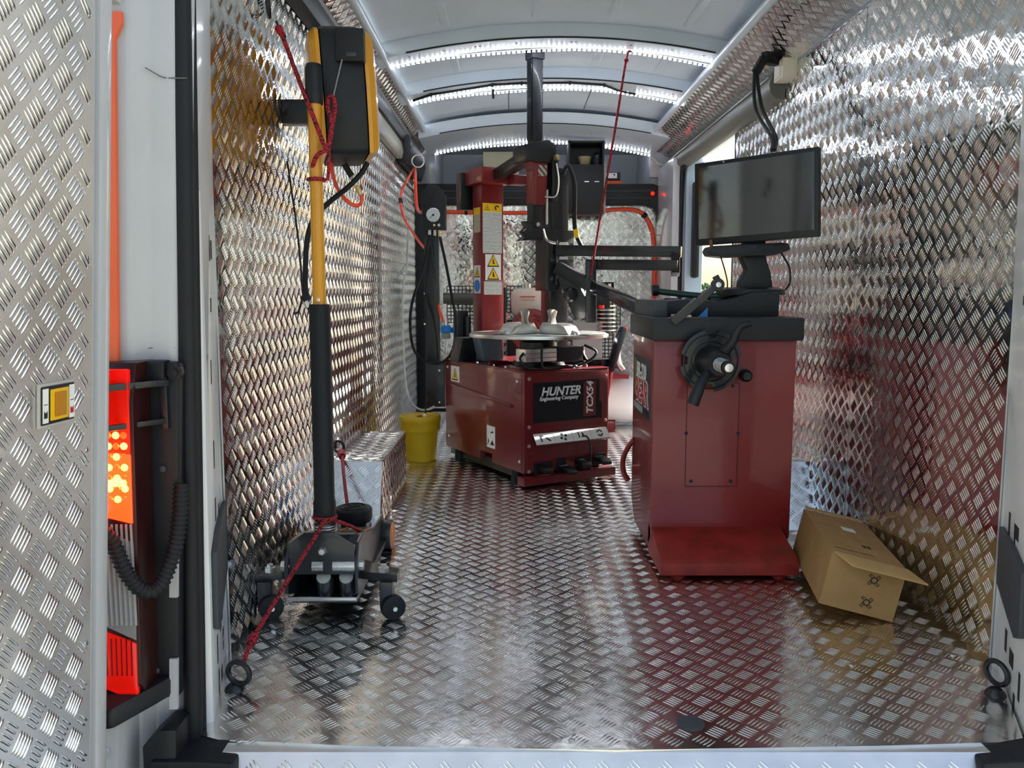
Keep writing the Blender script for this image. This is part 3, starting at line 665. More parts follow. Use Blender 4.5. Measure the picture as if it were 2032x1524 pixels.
MB().obox(V((-.48, 2.38, .1728)), (.03, 0, 0), (0, .02, -.00415), (0, .0002, .0014)).build('decal_print', PAPER, dcl, smooth=0)
MB().prism([(-.593, .205), (-.55, .235), (-.475, .235), (-.417, .20), (-.417, .12), (-.593, .12)], (0, 2.14, 0), X, Z, (0, .012, 0)).build('yoke_plate', JB, jk, bev=.003)
hs = MB().lathe([(.034, 0), (.034, .05), (.03, .055), (.03, .085)], (JX, 2.19, .165), n=22).build('handle_socket', JB, jk)
for i in range(3): MB().ring((JX, 2.19, .228 + .007 * i), Z, .0305, .002, 20, 6).build('ring', ZINC, hs)
MB().lathe([(.013, 0), (.013, .006), (.008, .012)], (JX + .003, 2.14, .185), (0, -1, 0), 6).build('bolt', ZINC, jk)
pin = MB().cyl((-.60, 2.15, .142), (-.408, 2.15, .142), .009, n=12).build('cross_shaft', JB, jk)
for x in (-.515, -.46, -.43): MB().cyl((x - .016, 2.15, .142), (x + .014, 2.15, .142), .017, n=18).build('roller', STEEL, jk)
for x in (-.603, -.407): MB().cyl((x - .012, 2.15, .142), (x + .012, 2.15, .142), .012, n=6).build('nut', ZINC, jk)
for x in (-.504, -.443):
    ra = MB().lathe([(.021, 0), (.023, .02), (.024, .05)], (x, 2.17, .055), n=16).build('release_valve', JB, jk)
    MB().lathe([(.019, 0), (.019, .004), (.005, .007)], (x, 2.155, .108), V((0, -.75, .66)), 16).build('valve_cap', mat('cap_grey', 'a9aba3', .4), ra)
MB().cyl((-.595, 2.135, .055), (-.413, 2.135, .055), .007, n=10).build('tie_rod', STEEL, jk)
MB().box((-.592, 2.16, .035), (-.418, 2.75, .05)).build('base_plate', JB, jk)
# saddle
sdl = MB().lathe([(.04, -.06), (.04, -.02), (.056, -.014), (.06, .0), (.06, .025), (.055, .03)], V((-.508, 2.60, .152)), n=30).build('saddle', RUBBER, jk)
sc_ = V((-.508, 2.60, .152))
for r in (.042, .026): MB().ring(sc_ + V((0, 0, .031)), Z, r, .0035, 26, 6).build('saddle_ridge', RUBBER, sdl)
for a in (.5, 2.1, 3.7): MB().bar(sc_ + V((0, 0, .032)), sc_ + V((.03 * math.cos(a), .03 * math.sin(a), .032)), .006, .005).build('saddle_ridge', RUBBER, sdl)
MB().prism([(2.30, .10), (2.55, .118), (2.66, .118), (2.66, .08), (2.4, .07)], (-.55, 0, 0), Y, Z, (.09, 0, 0)).build('lift_arm', JB, jk, bev=.004)
# front rollers (far end)
for x0, x1 in ((-.440, -.405), (-.62, -.585)):
    fw = MB().cyl((x0, 2.74, .05), (x1, 2.74, .05), .05, n=28).build('front_wheel', JB, jk, bev=.004)
    MB().lathe([(.044, 0), (.038, .004), (.012, .006)], ((x1 if x0 > -.5 else x0), 2.74, .05), (1 if x0 > -.5 else -1, 0, 0), 26).build('wheel_disc', mat('jack_orange', 'd9781e', .4), fw)
MB().cyl((-.61, 2.74, .05), (-.415, 2.74, .05), .012, n=12).build('axle', STEEL, jk)
MB().prism([(2.32, .06), (2.30, .125), (2.55, .112), (2.76, .098), (2.78, .05), (2.70, .04)], (-.452, 0, 0), Y, Z, (.008, 0, 0)).build('outer_flange', JB, jk, bev=.003)
for px, py in ((716, 1100), (722, 1120)): MB().lathe([(.014, 0), (.014, .01), (.008, .014)], at(px, py, 2.38), X, 6).build('nut', ZINC, jk)
# rear casters on outriggers
for sg, x in ((1, -.335), (-1, -.66)):
    MB().prism([(JX + sg * .09, 2.17), (x + sg * .03, 2.14), (x + sg * .03, 2.19), (JX + sg * .09, 2.27)], (0, 0, .098), X, Y, (0, 0, .022)).build('outrigger', JB, jk, bev=.003)
    MB().lathe([(.015, 0), (.015, .012), (.009, .012), (.009, .02)], (x - sg * .01, 2.165, .12), n=6).build('caster_nut', ZINC, jk)
    ck = MB().prism([(-.02, .0), (.02, 0), (.012, .07), (-.02, .07)], (x - .018, 2.155, .03), Y, Z, (.036, 0, 0)).build('caster_fork', JB, jk, bev=.003)
    ca = V((.45, -.89, 0)); cw = V((x + .018, 2.135, .033))
    MB().cyl(cw - ca * .011, cw + ca * .011, .033, n=26).build('caster_wheel', RUBBER, ck, bev=.003)
    MB().cyl(cw - ca * .022, cw + ca * .02, .006, n=10).build('caster_axle', ZINC, ck)
# handle
hd = MB().cyl((JX, 2.19, .22), (JX - .002, 2.2, 1.385), .0172, n=22).build('handle', YEL, jk)
for y_, z_ in ((595, 0), (608, 0)): MB().lathe([(.0055, 0), (.005, .003), (.002, .004)], at(632, y_, 2.18), (0, -1, 0), 10).build('rivet', ZINC, hd)
MB().lathe([(.028, 0), (.030, .01), (.030, .05), (.0275, .06), (.0275, .575), (.026, .58)], (JX - .0, 2.19, .255), n=24).build('foam_sleeve', RUBBER, jk)
MB().lathe([(.0215, 0), (.0225, .005), (.0215, .09), (.018, .10), (.008, .103)], (JX - .002, 2.2, 1.345), n=22).build('grip_cap', BLACK, jk)

# ---------------- ropes tying the jack, and tie-down rings
def rope(name, pts, r, label, n=8, cat='cord', m=ROPE, g=None):
    o = MB().tube(spline(pts, n), r, 8).build(name, m); tag(o, label, cat, g); return o
xh = JX
r1 = rope('elastic_cord', [at(556, 60, 2.30), at(575, 110, 2.26), at(605, 190, 2.185), at(622, 232, 2.165), at(638, 275, 2.16), at(650, 300, 2.165), at(655, 270, 2.2), at(665, 215, 2.22), at(660, 193, 2.22), at(652, 196, 2.22), at(650, 215, 2.2), at(658, 240, 2.19), at(652, 290, 2.165), at(630, 308, 2.165), at(621, 330, 2.185), at(624, 345, 2.215)], .0058, 'red flecked elastic cord from the upper wall ring to the jack handle')
MB().tube([at(548, 42, 2.305), at(556, 60, 2.30)], .003, 6).build('wire_tail', RUBBER, r1); MB().cyl(at(552, 55, 2.30), at(563, 74, 2.29), .011, .008, n=10).build('knot', ROPE, r1)
MB().ring((JX - .001, 2.197, at(0, 357, 2.2).z), Z, .0215, .005, 20, 8).build('handle_loop', ROPE, r1)
MB().tube(spline([at(652, 300, 2.17), at(652, 340, 2.175), at(650, 358, 2.18)], 5), .0045, 8).build('loose_end', ROPE, r1)
r2 = rope('elastic_cord', [at(484, 1312, 1.75), at(502, 1268, 1.82), at(560, 1170, 1.98), at(628, 1062, 2.12), at(648, 1032, 2.14), at(690, 1042, 2.24), at(725, 1060, 2.38), at(728, 1070, 2.40)], .0055, 'red flecked elastic cord from the floor ring across the jack')
MB().cyl(at(497, 1278, 1.805), at(505, 1261, 1.83), .011, n=10).build('knot', ROPE, r2)
MB().ring((JX, 2.19, at(0, 1025, 2.19).z), Z, .0295, .005, 20, 8).build('handle_loop', ROPE, r2)
r3 = rope('elastic_cord', [at(678, 895, 3.10), at(683, 950, 2.90), at(690, 1008, 2.68), at(692, 1030, 2.62)], .006, 'red elastic cord from the wheel arch down to the jack saddle')
MB().cyl(at(677, 897, 3.10), at(679, 906, 3.06), .014, n=10).build('knot', ROPE, r3)
r4 = rope('elastic_cord', [at(1253, 101, 3.84), at(1243, 118, 3.85), at(1220, 260, 3.9), at(1172, 548, 4.02)], .0055, 'long red cord hanging from the roof rib to the black lever arm')
MB().lathe([(.004, -.012), (.011, -.004), (.011, .004), (.004, .012)], at(1243, 119, 3.85), n=12).build('knot', ROPE, r4)
def dring(label, c, ax_, R, plate_o, plate_ax, u=None):
    t = MB().ring(c, ax_, R, .006, 24, 8).build('tie_down_ring', BLACKM); tag(t, label, 'tie-down ring')
    MB().lathe([(.022, 0), (.02, .006), (.012, .014)], plate_o, plate_ax, 14).build('ring_mount', BLACKM, t); return t
dring('black tie-down ring high on the left wall above the hose reel', atx(532, 10, XL + .02), (1, .3, .1), .03, V((XL, atx(528, 0, XL).y, atx(528, 0, XL).z + .03)), (1, 0, 0))
c_ = V((-.645, 1.93, .055)); dring('black tie-down ring on the floor beside the jack pillar', at(474, 1335, 1.735), (.25, 1, .1), .026, atz(466, 1368, 0), Z)
dring('black tie-down ring on the floor beside the box pillar', at(1978, 1335, 1.73), (1, .4, .1), .026, atz(1975, 1378, 0), Z)
dring('black tie-down ring above the left wheel arch', at(672, 886, 3.12), (.3, 1, 0), .022, V((XL, 3.12, .285)), (1, 0, 0))
dr_ = MB().lathe([(.028, 0), (.028, .002), (.024, .003)], atz(1370, 1435), n=28).build('floor_plug', DKGREY); tag(dr_, 'round dark plastic plug set in the tread floor', 'floor plug')

# ---------------- yellow bucket
bk = thing('bucket', 'yellow plastic bucket standing beside the tyre changer', 'bucket', (-.475, 4.24, 0))
bc_ = V((-.475, 4.24, 0))
MB().lathe([(.078, 0), (.082, .004), (.092, .155), (.093, .16), (.103, .16), (.103, .2), (.105, .205), (.105, .222), (.1, .228)], bc_, n=36).build('tub', YELP, bk, smooth=35)
MB().lathe([(.106, .205), (.108, .21), (.108, .228), (.104, .234), (.098, .232), (.02, .228)], bc_, n=36).build('lid', YELP, bk, smooth=35)
MB().tube(spline([bc_ + V((.03, -.02, .23)), bc_ + V((.035, 0, .30)), bc_ + V((.06, .02, .34))], 6), .004, 8).build('cord', RUBBER, bk)
MB().lathe([(.012, 0), (.014, .008), (.006, .016)], bc_ + V((.03, -.03, .23)), n=10).build('knob', CREAM, bk)

# ---------------- cardboard box (tipped)
def rotv(r):
    r = V(r); return Matrix.Rotation(r.length, 3, r.normalized())
BR_ = rotv((.011, .211, -.175)); BO = V((.817, 2.138, .042)); bw, bl, bh_ = .192, .455, .147
bx, by, bz = BR_ @ X, BR_ @ Y, BR_ @ Z
cbx = thing('cardboard_box', 'brown cardboard box tipped against the red balancer base', 'cardboard box', BO)
carton = MB().obox(BO, bx * bw, by * bl, bz * bh_).build('carton', CARD, cbx, bev=.003)
fl_ = (-by * .7 + bz * .22 + bx * .15).normalized()
MB().obox(BO + bz * (bh_ - .001) + bx * .004, bx * (bw - .004), (-by * .055 + bx * .038 + bz * -.012), bz * .004).build('flap', CARDL, cbx, bev=.001)
MB().obox(BO + bz * (bh_ + .0005) + by * .004, bx * .0012, by * .0, bz * .0) if 0 else None
def top(a, b): return BO + bx * a * bw + by * b * bl + bz * (bh_ + .0006)
def front(a, b): return BO + bx * a * bw + bz * b * bh_ - by * .0008
MB().obox(top(.45, .62), bx * .038, by * .04, bz * .0006).build('label_sticker', PAPER, carton, smooth=0)
MB().obox(top(.40, .02), bx * .002, by * .95 * bl, bz * .0004).build('tape_edge', CARDL, carton, smooth=0)
MB().obox(top(.62, .02), bx * .002, by * .95 * bl, bz * .0004).build('tape_edge', CARDL, carton, smooth=0)
MB().obox(top(.05, .995), bx * .9 * bw, by * .03, bz * .003).build('flap', CARDL, cbx, smooth=0)
def gearmark(c, u, v, n, s, parent):
    b = MB(); c, u, v, n = V(c), V(u), V(v), V(n)
    b.ring(c, n, s * .28, s * .05, 16, 5)
    for k in range(4):
        a = k * math.pi / 2 + .5
        p = u * math.cos(a) + v * math.sin(a); q = -u * math.sin(a) + v * math.cos(a)
        A_, B_, C_, D_ = c + p * s * .28 + q * s * .12, c + p * s * .55 + q * s * .32, c + p * s * .66 + q * s * .12, c + p * s * .30 - q * s * .12
        for e, f in ((A_, B_), (B_, C_), (C_, D_)): b.bar(e, f, s * .055, s * .05, n)
    return b.build('printed_mark', INK, parent, smooth=0)
gearmark(front(.62, .67), bx, bz, -by, .027, carton); gearmark(front(.60, .24), bx, bz, -by, .027, carton)
gearmark(top(.62, .3), bx, by, bz, .022, carton)
MB().obox(top(.08, .12), bx * .11, by * .0025, bz * .0004).build('printed_line', INK, carton, smooth=0)

# ---------------- greenery outside the side door
sh = thing('shrub', 'green shrub on the grass outside the side door', 'shrub', (9.6, 42, -.66))
GL = mat('foliage', '5f7a3c', .7, var=.4, vs=3)
lv = MB(); rnd = random.Random(3)
for i in range(900):
    a_, e_, r_ = rnd.uniform(0, 6.28), rnd.uniform(-.2, 1.5), rnd.uniform(.6, 1.0)
    p = V((9.6 + 1.6 * r_ * math.cos(a_) * math.cos(e_), 42 + 1.2 * r_ * math.sin(a_) * math.cos(e_), .1 + 1.15 * r_ * math.sin(e_)))
    q = V((rnd.uniform(-1, 1), rnd.uniform(-1, 1), rnd.uniform(-1, 1))).normalized(); t_ = q.orthogonal().normalized()
    lv.add([p - q * .14, p + t_ * .07, p + q * .14, p - t_ * .07], [(0, 1, 2, 3)])
o = lv.build('foliage', GL, sh, smooth=0); o['kind'] = 'stuff'
MB().cyl((9.6, 42, -.66), (9.6, 42, .6), .12, .07, n=10).build('stem', mat('bark', '4a3a2a', .9), sh)

# ---------------- wheel balancer
ba = thing('wheel_balancer', 'red wheel balancer with black tray top, standing left of the cardboard box', 'wheel balancer', (.66, 2.8, 0))
BX0, BX1, BY0, BY1 = .448, .898, 2.62, 3.06
bb = MB().prism([(BY0, .075), (BY0, .725), (BY1, .725), (BY1, .10), (BY1 - .08, .03), (BY0 + .05, .03)], (BX0, 0, 0), Y, Z, (BX1 - BX0, 0, 0)).build('cabinet', RED2, ba, bev=.006)
# door panel on the front
pn = [(.556, .245), (.722, .245), (.722, .572), (.716, .58), (.562, .58), (.556, .572)]
b_ = MB()
for i in range(len(pn)):
    p, q = pn[i], pn[(i + 1) % len(pn)]; b_.bar((p[0], BY0, p[1]), (q[0], BY0, q[1]), .0025, .0025, Y)
ap = b_.build('panel_gap', mat('dark_red_gap', '4a0e12', .6), bb, smooth=0)
for x, z in ((.577, .57), (.70, .57), (.575, .262), (.702, .262), (.556, .418), (.722, .418)): MB().lathe([(.006, 0), (.005, .003), (.002, .004)], (x, BY0, z), (0, -1, 0), 10).build('screw', INK, bb)
# base foot plate
MB().prism([(2.43, .014), (2.43, .052), (2.46, .068), (BY0 + .01, .115), (BY0 + .05, .115), (BY0 + .05, .014)], (BX0, 0, 0), Y, Z, (BX1 - BX0 - .03, 0, 0)).build('foot_plate', REDW, ba, bev=.006)
for x in (BX0 + .06, BX1 - .08):
    MB().lathe([(.02, 0), (.022, .006), (.008, .01), (.008, .02)], (x, 2.47, 0), n=14).build('foot', mat('foot_red', '8a2020', .5), ba)
MB().lathe([(.02, 0), (.02, .035)], (BX0 + .04, BY1 - .1, 0), n=12).build('foot', RUBBER, ba)
# tray top
MB().box((BX0 - .012, BY0 - .035, .715), (BX1 + .012, BY1 + .02, .787)).build('tray', BLACK, ba, bev=.008)
MB().prism([(BX0 + .03, .785), (BX1 - .02, .785), (BX1 - .02, .865), (BX1 - .11, .868), (.70, .835), (.56, .842), (BX0 + .03, .835)], (0, BY0 + .12, 0), X, Z, (0, BY1 - BY0 - .11, 0)).build('tray_rim', BLACK, ba, bev=.008)
MB().box((BX0 + .002, BY0 + .05, .785), (BX0 + .05, BY1, .84)).build('tray_block', DKGREY, ba, bev=.006)
MB().box((.51, BY0 - .02, .787), (.56, BY0 + .06, .795)).build('tray_label', CREAM, ba, bev=.002)
MB().prism([(0, 0), (.03, 0), (.03, .03)], (.596, BY0 + .05, .786), X, Z, (0, .004, 0)).build('blue_sticker', BLUE, ba, smooth=0)
grn = MB().tube(spline([(.50, 2.92, .87), (.56, 2.90, .862), (.66, 2.88, .852), (.76, 2.86, .855)], 5), .011, 12).build('probe_rod', mat('dark_green', '1d3a30', .4), ba)
MB().lathe([(.02, -.01), (.02, .01)], (.50, 2.92, .872), X, 12).build('rod_knob', BLACK, grn)
for i, x in enumerate((.53, .60, .68)): MB().box((x, 2.86, .835), (x + .04, 2.91, .845)).build('weight_bin', DKGREY, ba, bev=.003)
# measuring arm
am = thing_arm = MB()
am.bar(at(1335, 640, 2.58), at(1385, 597, 2.56), .026, .028, Y); am.bar(at(1385, 600, 2.56), at(1416, 570, 2.55), .022, .03, Y)
am = am.build('gauge_arm', BLACKM, ba, bev=.004)
e_ = at(1424, 565, 2.55)
MB().lathe([(.019, -.012), (.021, 0), (.019, .012)], e_, (0, -1, 0), 20).build('arm_head', BLACKM, am)
MB().lathe([(.008, .012), (.008, .014), (.004, .015)], e_, (0, -1, 0), 14).build('arm_bolt', ZINC, am)
MB().bar(e_ + V((-.012, 0, .015)), e_ + V((.004, 0, .024)), .016, .012, Y).build('arm_tip', BLACKM, am)
# spindle, flange, wing nut
fc = at(1408, 716, 2.56); sax = V((.075, -1, -.03)).normalized()
fu = sax.cross(Z).normalized(); fv = fu.cross(sax); fv = fv if fv.z > 0 else -fv
n_ = 72; poly = []
for i in range(n_):
    a = 2 * math.pi * i / n_; r = .097
    for a0 in (.05, 1.62, 3.15, 4.75):
        da = abs((a - a0 + math.pi) % (2 * math.pi) - math.pi)
        if da < .15: r = .072
    poly.append((r * math.cos(a), r * math.sin(a)))
fg = MB().prism(poly, fc, fu, fv, sax * .012).build('flange', BLACKM, ba, bev=.0015)
MB().lathe([(.075, -.05), (.075, 0)], fc, sax, 28).build('spindle_housing', BLACK, ba)
for r in (.085, .062): MB().ring(fc + sax * .013, sax, r, .0025, 40, 6).build('flange_ring', BLACKM, fg)
MB().lathe([(.05, .012), (.05, .03), (.042, .05), (.042, .085), (.034, .10)], fc, sax, 28).build('quick_nut', BLACK, ba)
sp = MB().lathe([(.02, .05), (.02, .175), (.0185, .18), (.014, .18)], fc, sax, 22).build('spindle', mat('spindle_steel', '2a2623', .35, .6), ba)
for i in range(18): MB().ring(fc + sax * (.10 + .004 * i), sax, .02, .0012, 20, 5).build('thread', STEEL if i % 3 == 0 else BLACKM, sp)
MB().lathe([(.0125, .178), (.0125, .182), (.009, .183)], fc, sax, 18).build('spindle_end', ZINC, sp)
def wing(p1, p2, p3, r0, r1):
    return MB().tube(spline([fc + sax * .06, p1, p2, p3], 6), [r0 + (r1 - r0) * i / 18 for i in range(19)], 12).build('wing_handle', BLACK, ba)
wing(at(1452, 680, 2.47), at(1467, 650, 2.46), at(1490, 642, 2.46), .018, .009)
wing(at(1394, 755, 2.47), at(1384, 778, 2.46), at(1374, 802, 2.46), .014, .02)
MB().lathe([(.013, -.01), (.02, 0), (.019, .02), (.012, .028)], at(1478, 745, 2.59), (0, -1, 0), 18).build('clamp_knob', BLACK, ba)
# decal on the left flank
u_, v_, nx = V((0, -1, 0)), Z, V((-1, 0, 0))
dc = MB().box((BX0 - .0012, 2.665, .445), (BX0, 3.03, .645)).build('decal', mat('decal_dark', '2b3138', .4), bb, smooth=0)
MB().box((BX0 - .0018, 2.68, .452), (BX0 - .001, 2.82, .475)).build('decal_stripe', BLACKM, dc, smooth=0); MB().box((BX0 - .0018, 2.82, .452), (BX0 - .001, 3.02, .475)).build('decal_stripe', GREYP, dc, smooth=0)
MB().box((BX0 - .0018, 2.985, .50), (BX0 - .001, 3.005, .63)).build('decal_figure', mat('decal_gold', 'a8873a', .5), dc, smooth=0)
text('model_lettering', 'BR-220', .072, (BX0 - .002, 2.96, .572), u_, v_, PAPER, dc, bold=.001, space=.95)
text('brand_outline', 'BEAR', .115, (BX0 - .0018, 2.975, .487), u_, v_, PAPER, dc, bold=.006)
text('brand_lettering', 'BEAR', .115, (BX0 - .0026, 2.975, .487), u_, v_, mat('brand_red', 'b01c22', .5), dc, bold=.002)
# rear wheel guard hook
MB().tube(spline([(BX0, 3.0, .33), (.43, 3.02, .30), (.412, 3.03, .25), (.415, 3.03, .20), (.432, 3.03, .17)], 6), [.010] * 25, 8).build('guard_handle', RED2, ba)
# monitor on a tilting stand
ms = thing('monitor_stand', 'black swivel stand on the balancer carrying the monitor', 'monitor stand', (.83, 2.85, .865))
sb = at(1492, 585, 2.85)
MB().lathe([(.115, -.012), (.115, .006), (.09, .014)], V((sb.x, 2.87, .868)), n=32).build('base_disc', BLACK, ms)
MB().prism([(-.055, 0), (.06, 0), (.05, .06), (.035, .10), (.03, .13), (-.04, .13), (-.045, .105), (-.06, .11), (-.10, .125)][:6] + [(-.05, .11), (-.03, .07), (-.05, .03)], V((sb.x + .01, 2.84, .872)), X, Z, (0, .06, 0)).build('neck', BLACK, ms, bev=.006)
pr = MB().prism([(-.14, .018), (-.13, .034), (.10, .045), (.125, .042), (.13, .02), (.08, .003), (-.08, -.004), (-.13, .002)], V((sb.x - .02, 2.80, .985)), X, Z, (0, .12, 0)).build('console_shelf', BLACK, ms, bev=.006)
for i in range(5): MB().lathe([(.004, 0), (.003, .002)], V((sb.x - .12 + i * .055, 2.80, 1.005 + .004 * i)), (0, -1, 0), 8).build('screw', DKGREY, pr)
MB().box((sb.x - .03, 2.86, 1.00), (sb.x + .045, 2.90, 1.16)).build('post', BLACK, ms, bev=.004)
MB().tube(spline([(sb.x + .09, 2.84, 1.0), (sb.x + .12, 2.84, .95), (sb.x + .125, 2.84, .90), (sb.x + .11, 2.84, .872)], 6), .0035, 8).build('lead', RUBBER, ms)
MB().tube(spline([(sb.x - .115, 2.83, .985), (sb.x - .10, 2.83, .94), (sb.x - .09, 2.83, .90), (sb.x - .09, 2.83, .87)], 6), .0025, 8).build('lead', RUBBER, ms)
MB().cyl((sb.x - .145, 2.83, 1.005), (sb.x - .15, 2.83, 1.04), .006, n=10).build('plug', mat('plug_brown', '6a4434', .5), ms)
mo = thing('monitor', 'wide black flat monitor tilted on the balancer stand', 'monitor', (.79, 2.85, 1.03))
TL, TR, BL = at(1378, 325, 2.93), at(1625, 290, 2.68), at(1353, 490, 2.95)
mu = (TR - TL); mw = mu.length; mu.normalize(); mv = (TL - BL); mv = (mv - mu * mv.dot(mu)); mh = mv.length; mv.normalize(); mn = mu.cross(mv)
if mn.y > 0: mn = -mn
MO = TL - mv * mh
bz_ = MB().obox(MO - mn * .028, mu * mw, mv * mh, mn * .028).build('casing', BLACK, mo, bev=.004)
MB().obox(MO - mn * .05 + mu * mw * .25 + mv * mh * .2, mu * mw * .5, mv * mh * .6, mn * .025).build('rear_housing', BLACK, mo, bev=.01)
MB().obox(MO + mu * .014 + mv * .022 - mn * .001, mu * (mw - .028), mv * (mh - .036), mn * .0016).build('screen', SCREEN, mo, smooth=0)
MB().lathe([(.0025, 0), (.002, .001)], MO + mu * mw * .25 + mv * (mh - .007), mn, 8).build('camera_dot', PAPER, bz_)
MB().bar(MO + mu * mw * .58 - mn * .04 + mv * .05, V((sb.x + .008, 2.87, 1.10)), .05, .03).build('mount', BLACK, mo)

# ---------------- tyre changer (own local frame: x along its front, y towards its back)
TO = V((.054, 3.62, 0)); TRZ = math.atan2(.23, .396)
tcg = thing('tyre_changer', 'dark red tyre changer with turntable and tall column', 'tyre changer', TO, TRZ)
tcg['local'] = 1
def T(b, name, m, parent=None, **k): return b.build(name, m, parent or tcg, world=False, **k)
def loc(p):
    p = V(p); q = p - TO; c, s = math.cos(-TRZ), math.sin(-TRZ); return V((q.x * c - q.y * s, q.x * s + q.y * c, q.z))
W_, L_c, ZT = .46, .80, .512
cab = T(MB().prism([(0, .06), (.30, .06), (.30, .10), (.42, .10), (.42, .06), (L_c, .06), (L_c, ZT), (0, ZT)], (0, 0, 0), Y, Z, (W_, 0, 0)), 'cabinet', RED, bev=.006)
T(MB().box((-.02, -.035, .012), (W_ + .02, .03, .05)), 'base_skid', RED, bev=.004)
T(MB().box((.03, .03, .02), (W_ - .03, L_c, .07)), 'base_frame', BLACKM)
for x, y in ((.02, .1), (.44, .1), (.03, .7), (.44, .7)): T(MB().cyl((x, y, 0), (x, y, .06), .025, n=14), 'foot', RUBBER)
# left side panel: seam, ridge, screws, stickers
LU, LV, LN = V((0, -1, 0)), Z, V((-1, 0, 0))
T(MB().box((-.0012, .02, .075), (.0, .023, .48)), 'panel_seam', mat('dark_red_gap', '4a0e12', .6), cab); T(MB().box((-.0012, .02, .478), (0, .12, .481)), 'panel_seam', MATS['dark_red_gap'], cab)
T(MB().bar((-.002, .72, .392), (-.002, .10, .355), .022, .016), 'pressed_ridge', RED, cab, bev=.003)
for y, z in ((.77, .48), (.06, .47), (.04, .11), (.76, .12)): T(MB().lathe([(.008, 0), (.007, .004), (.003, .006)], (0, y, z), (-1, 0, 0), 10), 'screw', ZINC, cab)
s1 = T(MB().box((-.0014, .635, .41), (0, .73, .49)), 'warning_sticker', PAPER, cab, smooth=0)
warn_tri(s1, V((-.0016, .682, .448)), LU, LV, LN, .07)
s2 = T(MB().box((-.0014, .265, .13), (0, .345, .235)), 'warning_sticker', PAPER, cab, smooth=0)
T(MB().prism([(-.02, -.01), (.02, -.01), (.0, .015)], (-.0016, .29, .155), LU, LV, LN * .0006), 'pictogram', INK, s2, smooth=0)
T(MB().prism([(-.018, -.006), (.018, 0), (.006, .008)], (-.0016, .295, .205), LU, LV, LN * .0006), 'pictogram', INK, s2, smooth=0)
T(MB().prism([(-.007, -.02), (.007, 0), (-.003, .018)], (-.0016, .328, .16), LU, LV, LN * .0006), 'pictogram', INK, s2, smooth=0)
# front: badge, symbol strip, pedals, screws
for x, z in ((.025, .485), (.44, .478), (.025, .27), (.44, .27), (.025, .185), (.44, .185), (.025, .07)): T(MB().lathe([(.009, 0), (.008, .004), (.004, .006)], (x, 0, z), (0, -1, 0), 10), 'screw', mat('screw_pink', 'a98c88', .4, .4), cab)
bd = T(MB().prism([(.045, .285), (.28, .285), (.42, .285), (.42, .35), (.405, .37), (.405, .465), (.045, .465)], (0, 0, 0), X, Z, (0, -.0015, 0)), 'badge', mat('badge_black', '14161b', .25), cab, smooth=0)
T(MB().box((.315, -.0022, .297), (.385, -.001, .458)), 'badge_stripe', RED, bd, smooth=0)
text('brand_lettering', 'HUNTER', .054, (.085, -.0028, .405), X, Z, PAPER, bd, shear=.25, bold=.0014, space=1.0)
text('brand_subtitle', 'Engineering Company', .0235, (.078, -.0028, .384), X, Z, PAPER, bd, shear=.1, bold=.0006)
text('model_lettering', 'TCX54', .05, (.367, -.0028, .306), Z, -X, PAPER, bd, shear=.2, bold=.0012)
sp_v = V((0, -.05, -.065)).normalized()
so_ = V((.04, -.004, .235))
sg = T(MB().obox(so_, (.40, 0, 0), sp_v * .058, sp_v.cross(X) * .004), 'pedal_sign', RED, cab)
sn = X.cross(-sp_v); sn = sn if sn.y < 0 else -sn
T(MB().obox(so_ + sn * .0045, (.40, 0, 0), sp_v * .054, sn * .001), 'sign_face', PAPER, sg, smooth=0)
for k in range(4):
    c_ = so_ + X * (.052 + .1 * k) + sp_v * .027 + sn * .0057
    up_ = -sp_v
    if k: T(MB().obox(c_ - X * .051 - up_ * .024, X * .0012, up_ * .048, sn * .0004), 'divider', GREYP, sg, smooth=0)
    if k == 0:
        T(MB().obox(c_ - X * .022 - up_ * .015, X * .007, up_ * .032, sn * .0006).obox(c_ - X * .022 + up_ * .010, X * .018, up_ * .007, sn * .0006).prism([(0, 0), (.012, .006), (.028, -.010), (.03, -.016), (.02, -.014), (.008, -.002)], c_, X, up_, sn * .0006), 'pictogram', INK, sg, smooth=0)
    elif k == 1:
        b_ = MB()
        for a in range(4):
            q = c_ + (X * math.cos(a * 1.57 + .4) + up_ * math.sin(a * 1.57 + .4)) * .014; b_.prism(disc_poly(.007, 10), q, X, up_, sn * .0006)
        T(b_, 'pictogram', INK, sg, smooth=0)
    elif k == 2:
        T(MB().obox(c_ - X * .02 - up_ * .014, X * .006, up_ * .03, sn * .0006).prism([(-.01, -.012), (.024, -.012), (.024, -.004), (.012, -.004), (.008, .012), (.002, .012), (.0, -.004)], c_, X, up_, sn * .0006), 'pictogram', INK, sg, smooth=0)
    else:
        b_ = MB(); b_.ring(c_ + sn * .0006, sn, .014, .003, 14, 5, a0=.3, a1=2.8, u=X); b_.ring(c_ + sn * .0006, sn, .014, .0035, 14, 5, a0=3.6, a1=6.0, u=X); T(b_, 'pictogram', INK, sg, smooth=0)
for a_, b_ in (((.05, -.003, .05), (.15, .0, .105)), ((.17, -.003, .05), (.22, 0, .115)), ((.27, -.003, .06), (.36, 0, .11)), ((.37, -.003, .065), (.44, 0, .115))): T(MB().box(a_, b_), 'pedal_opening', INK, cab, smooth=0)
for x, dy, dz in ((.085, -.07, .0), (.20, -.09, -.012), (.29, -.07, .005), (.40, -.075, .01)):
    T(MB().prism([(0, 0), (-.06, -.005), (dy, -.018), (dy, -.03), (-.05, -.022), (0, -.02)], (x - .022, 0, .095 + dz), Y, Z, (.05, 0, 0)), 'pedal', BLACK, bev=.003)
T(MB().tube(spline([(.295, -.01, .21), (.315, -.035, .205), (.325, -.045, .17), (.325, -.05, .08), (.325, -.055, .055)], 6), .005, 8), 'pedal_link', BLACKM)
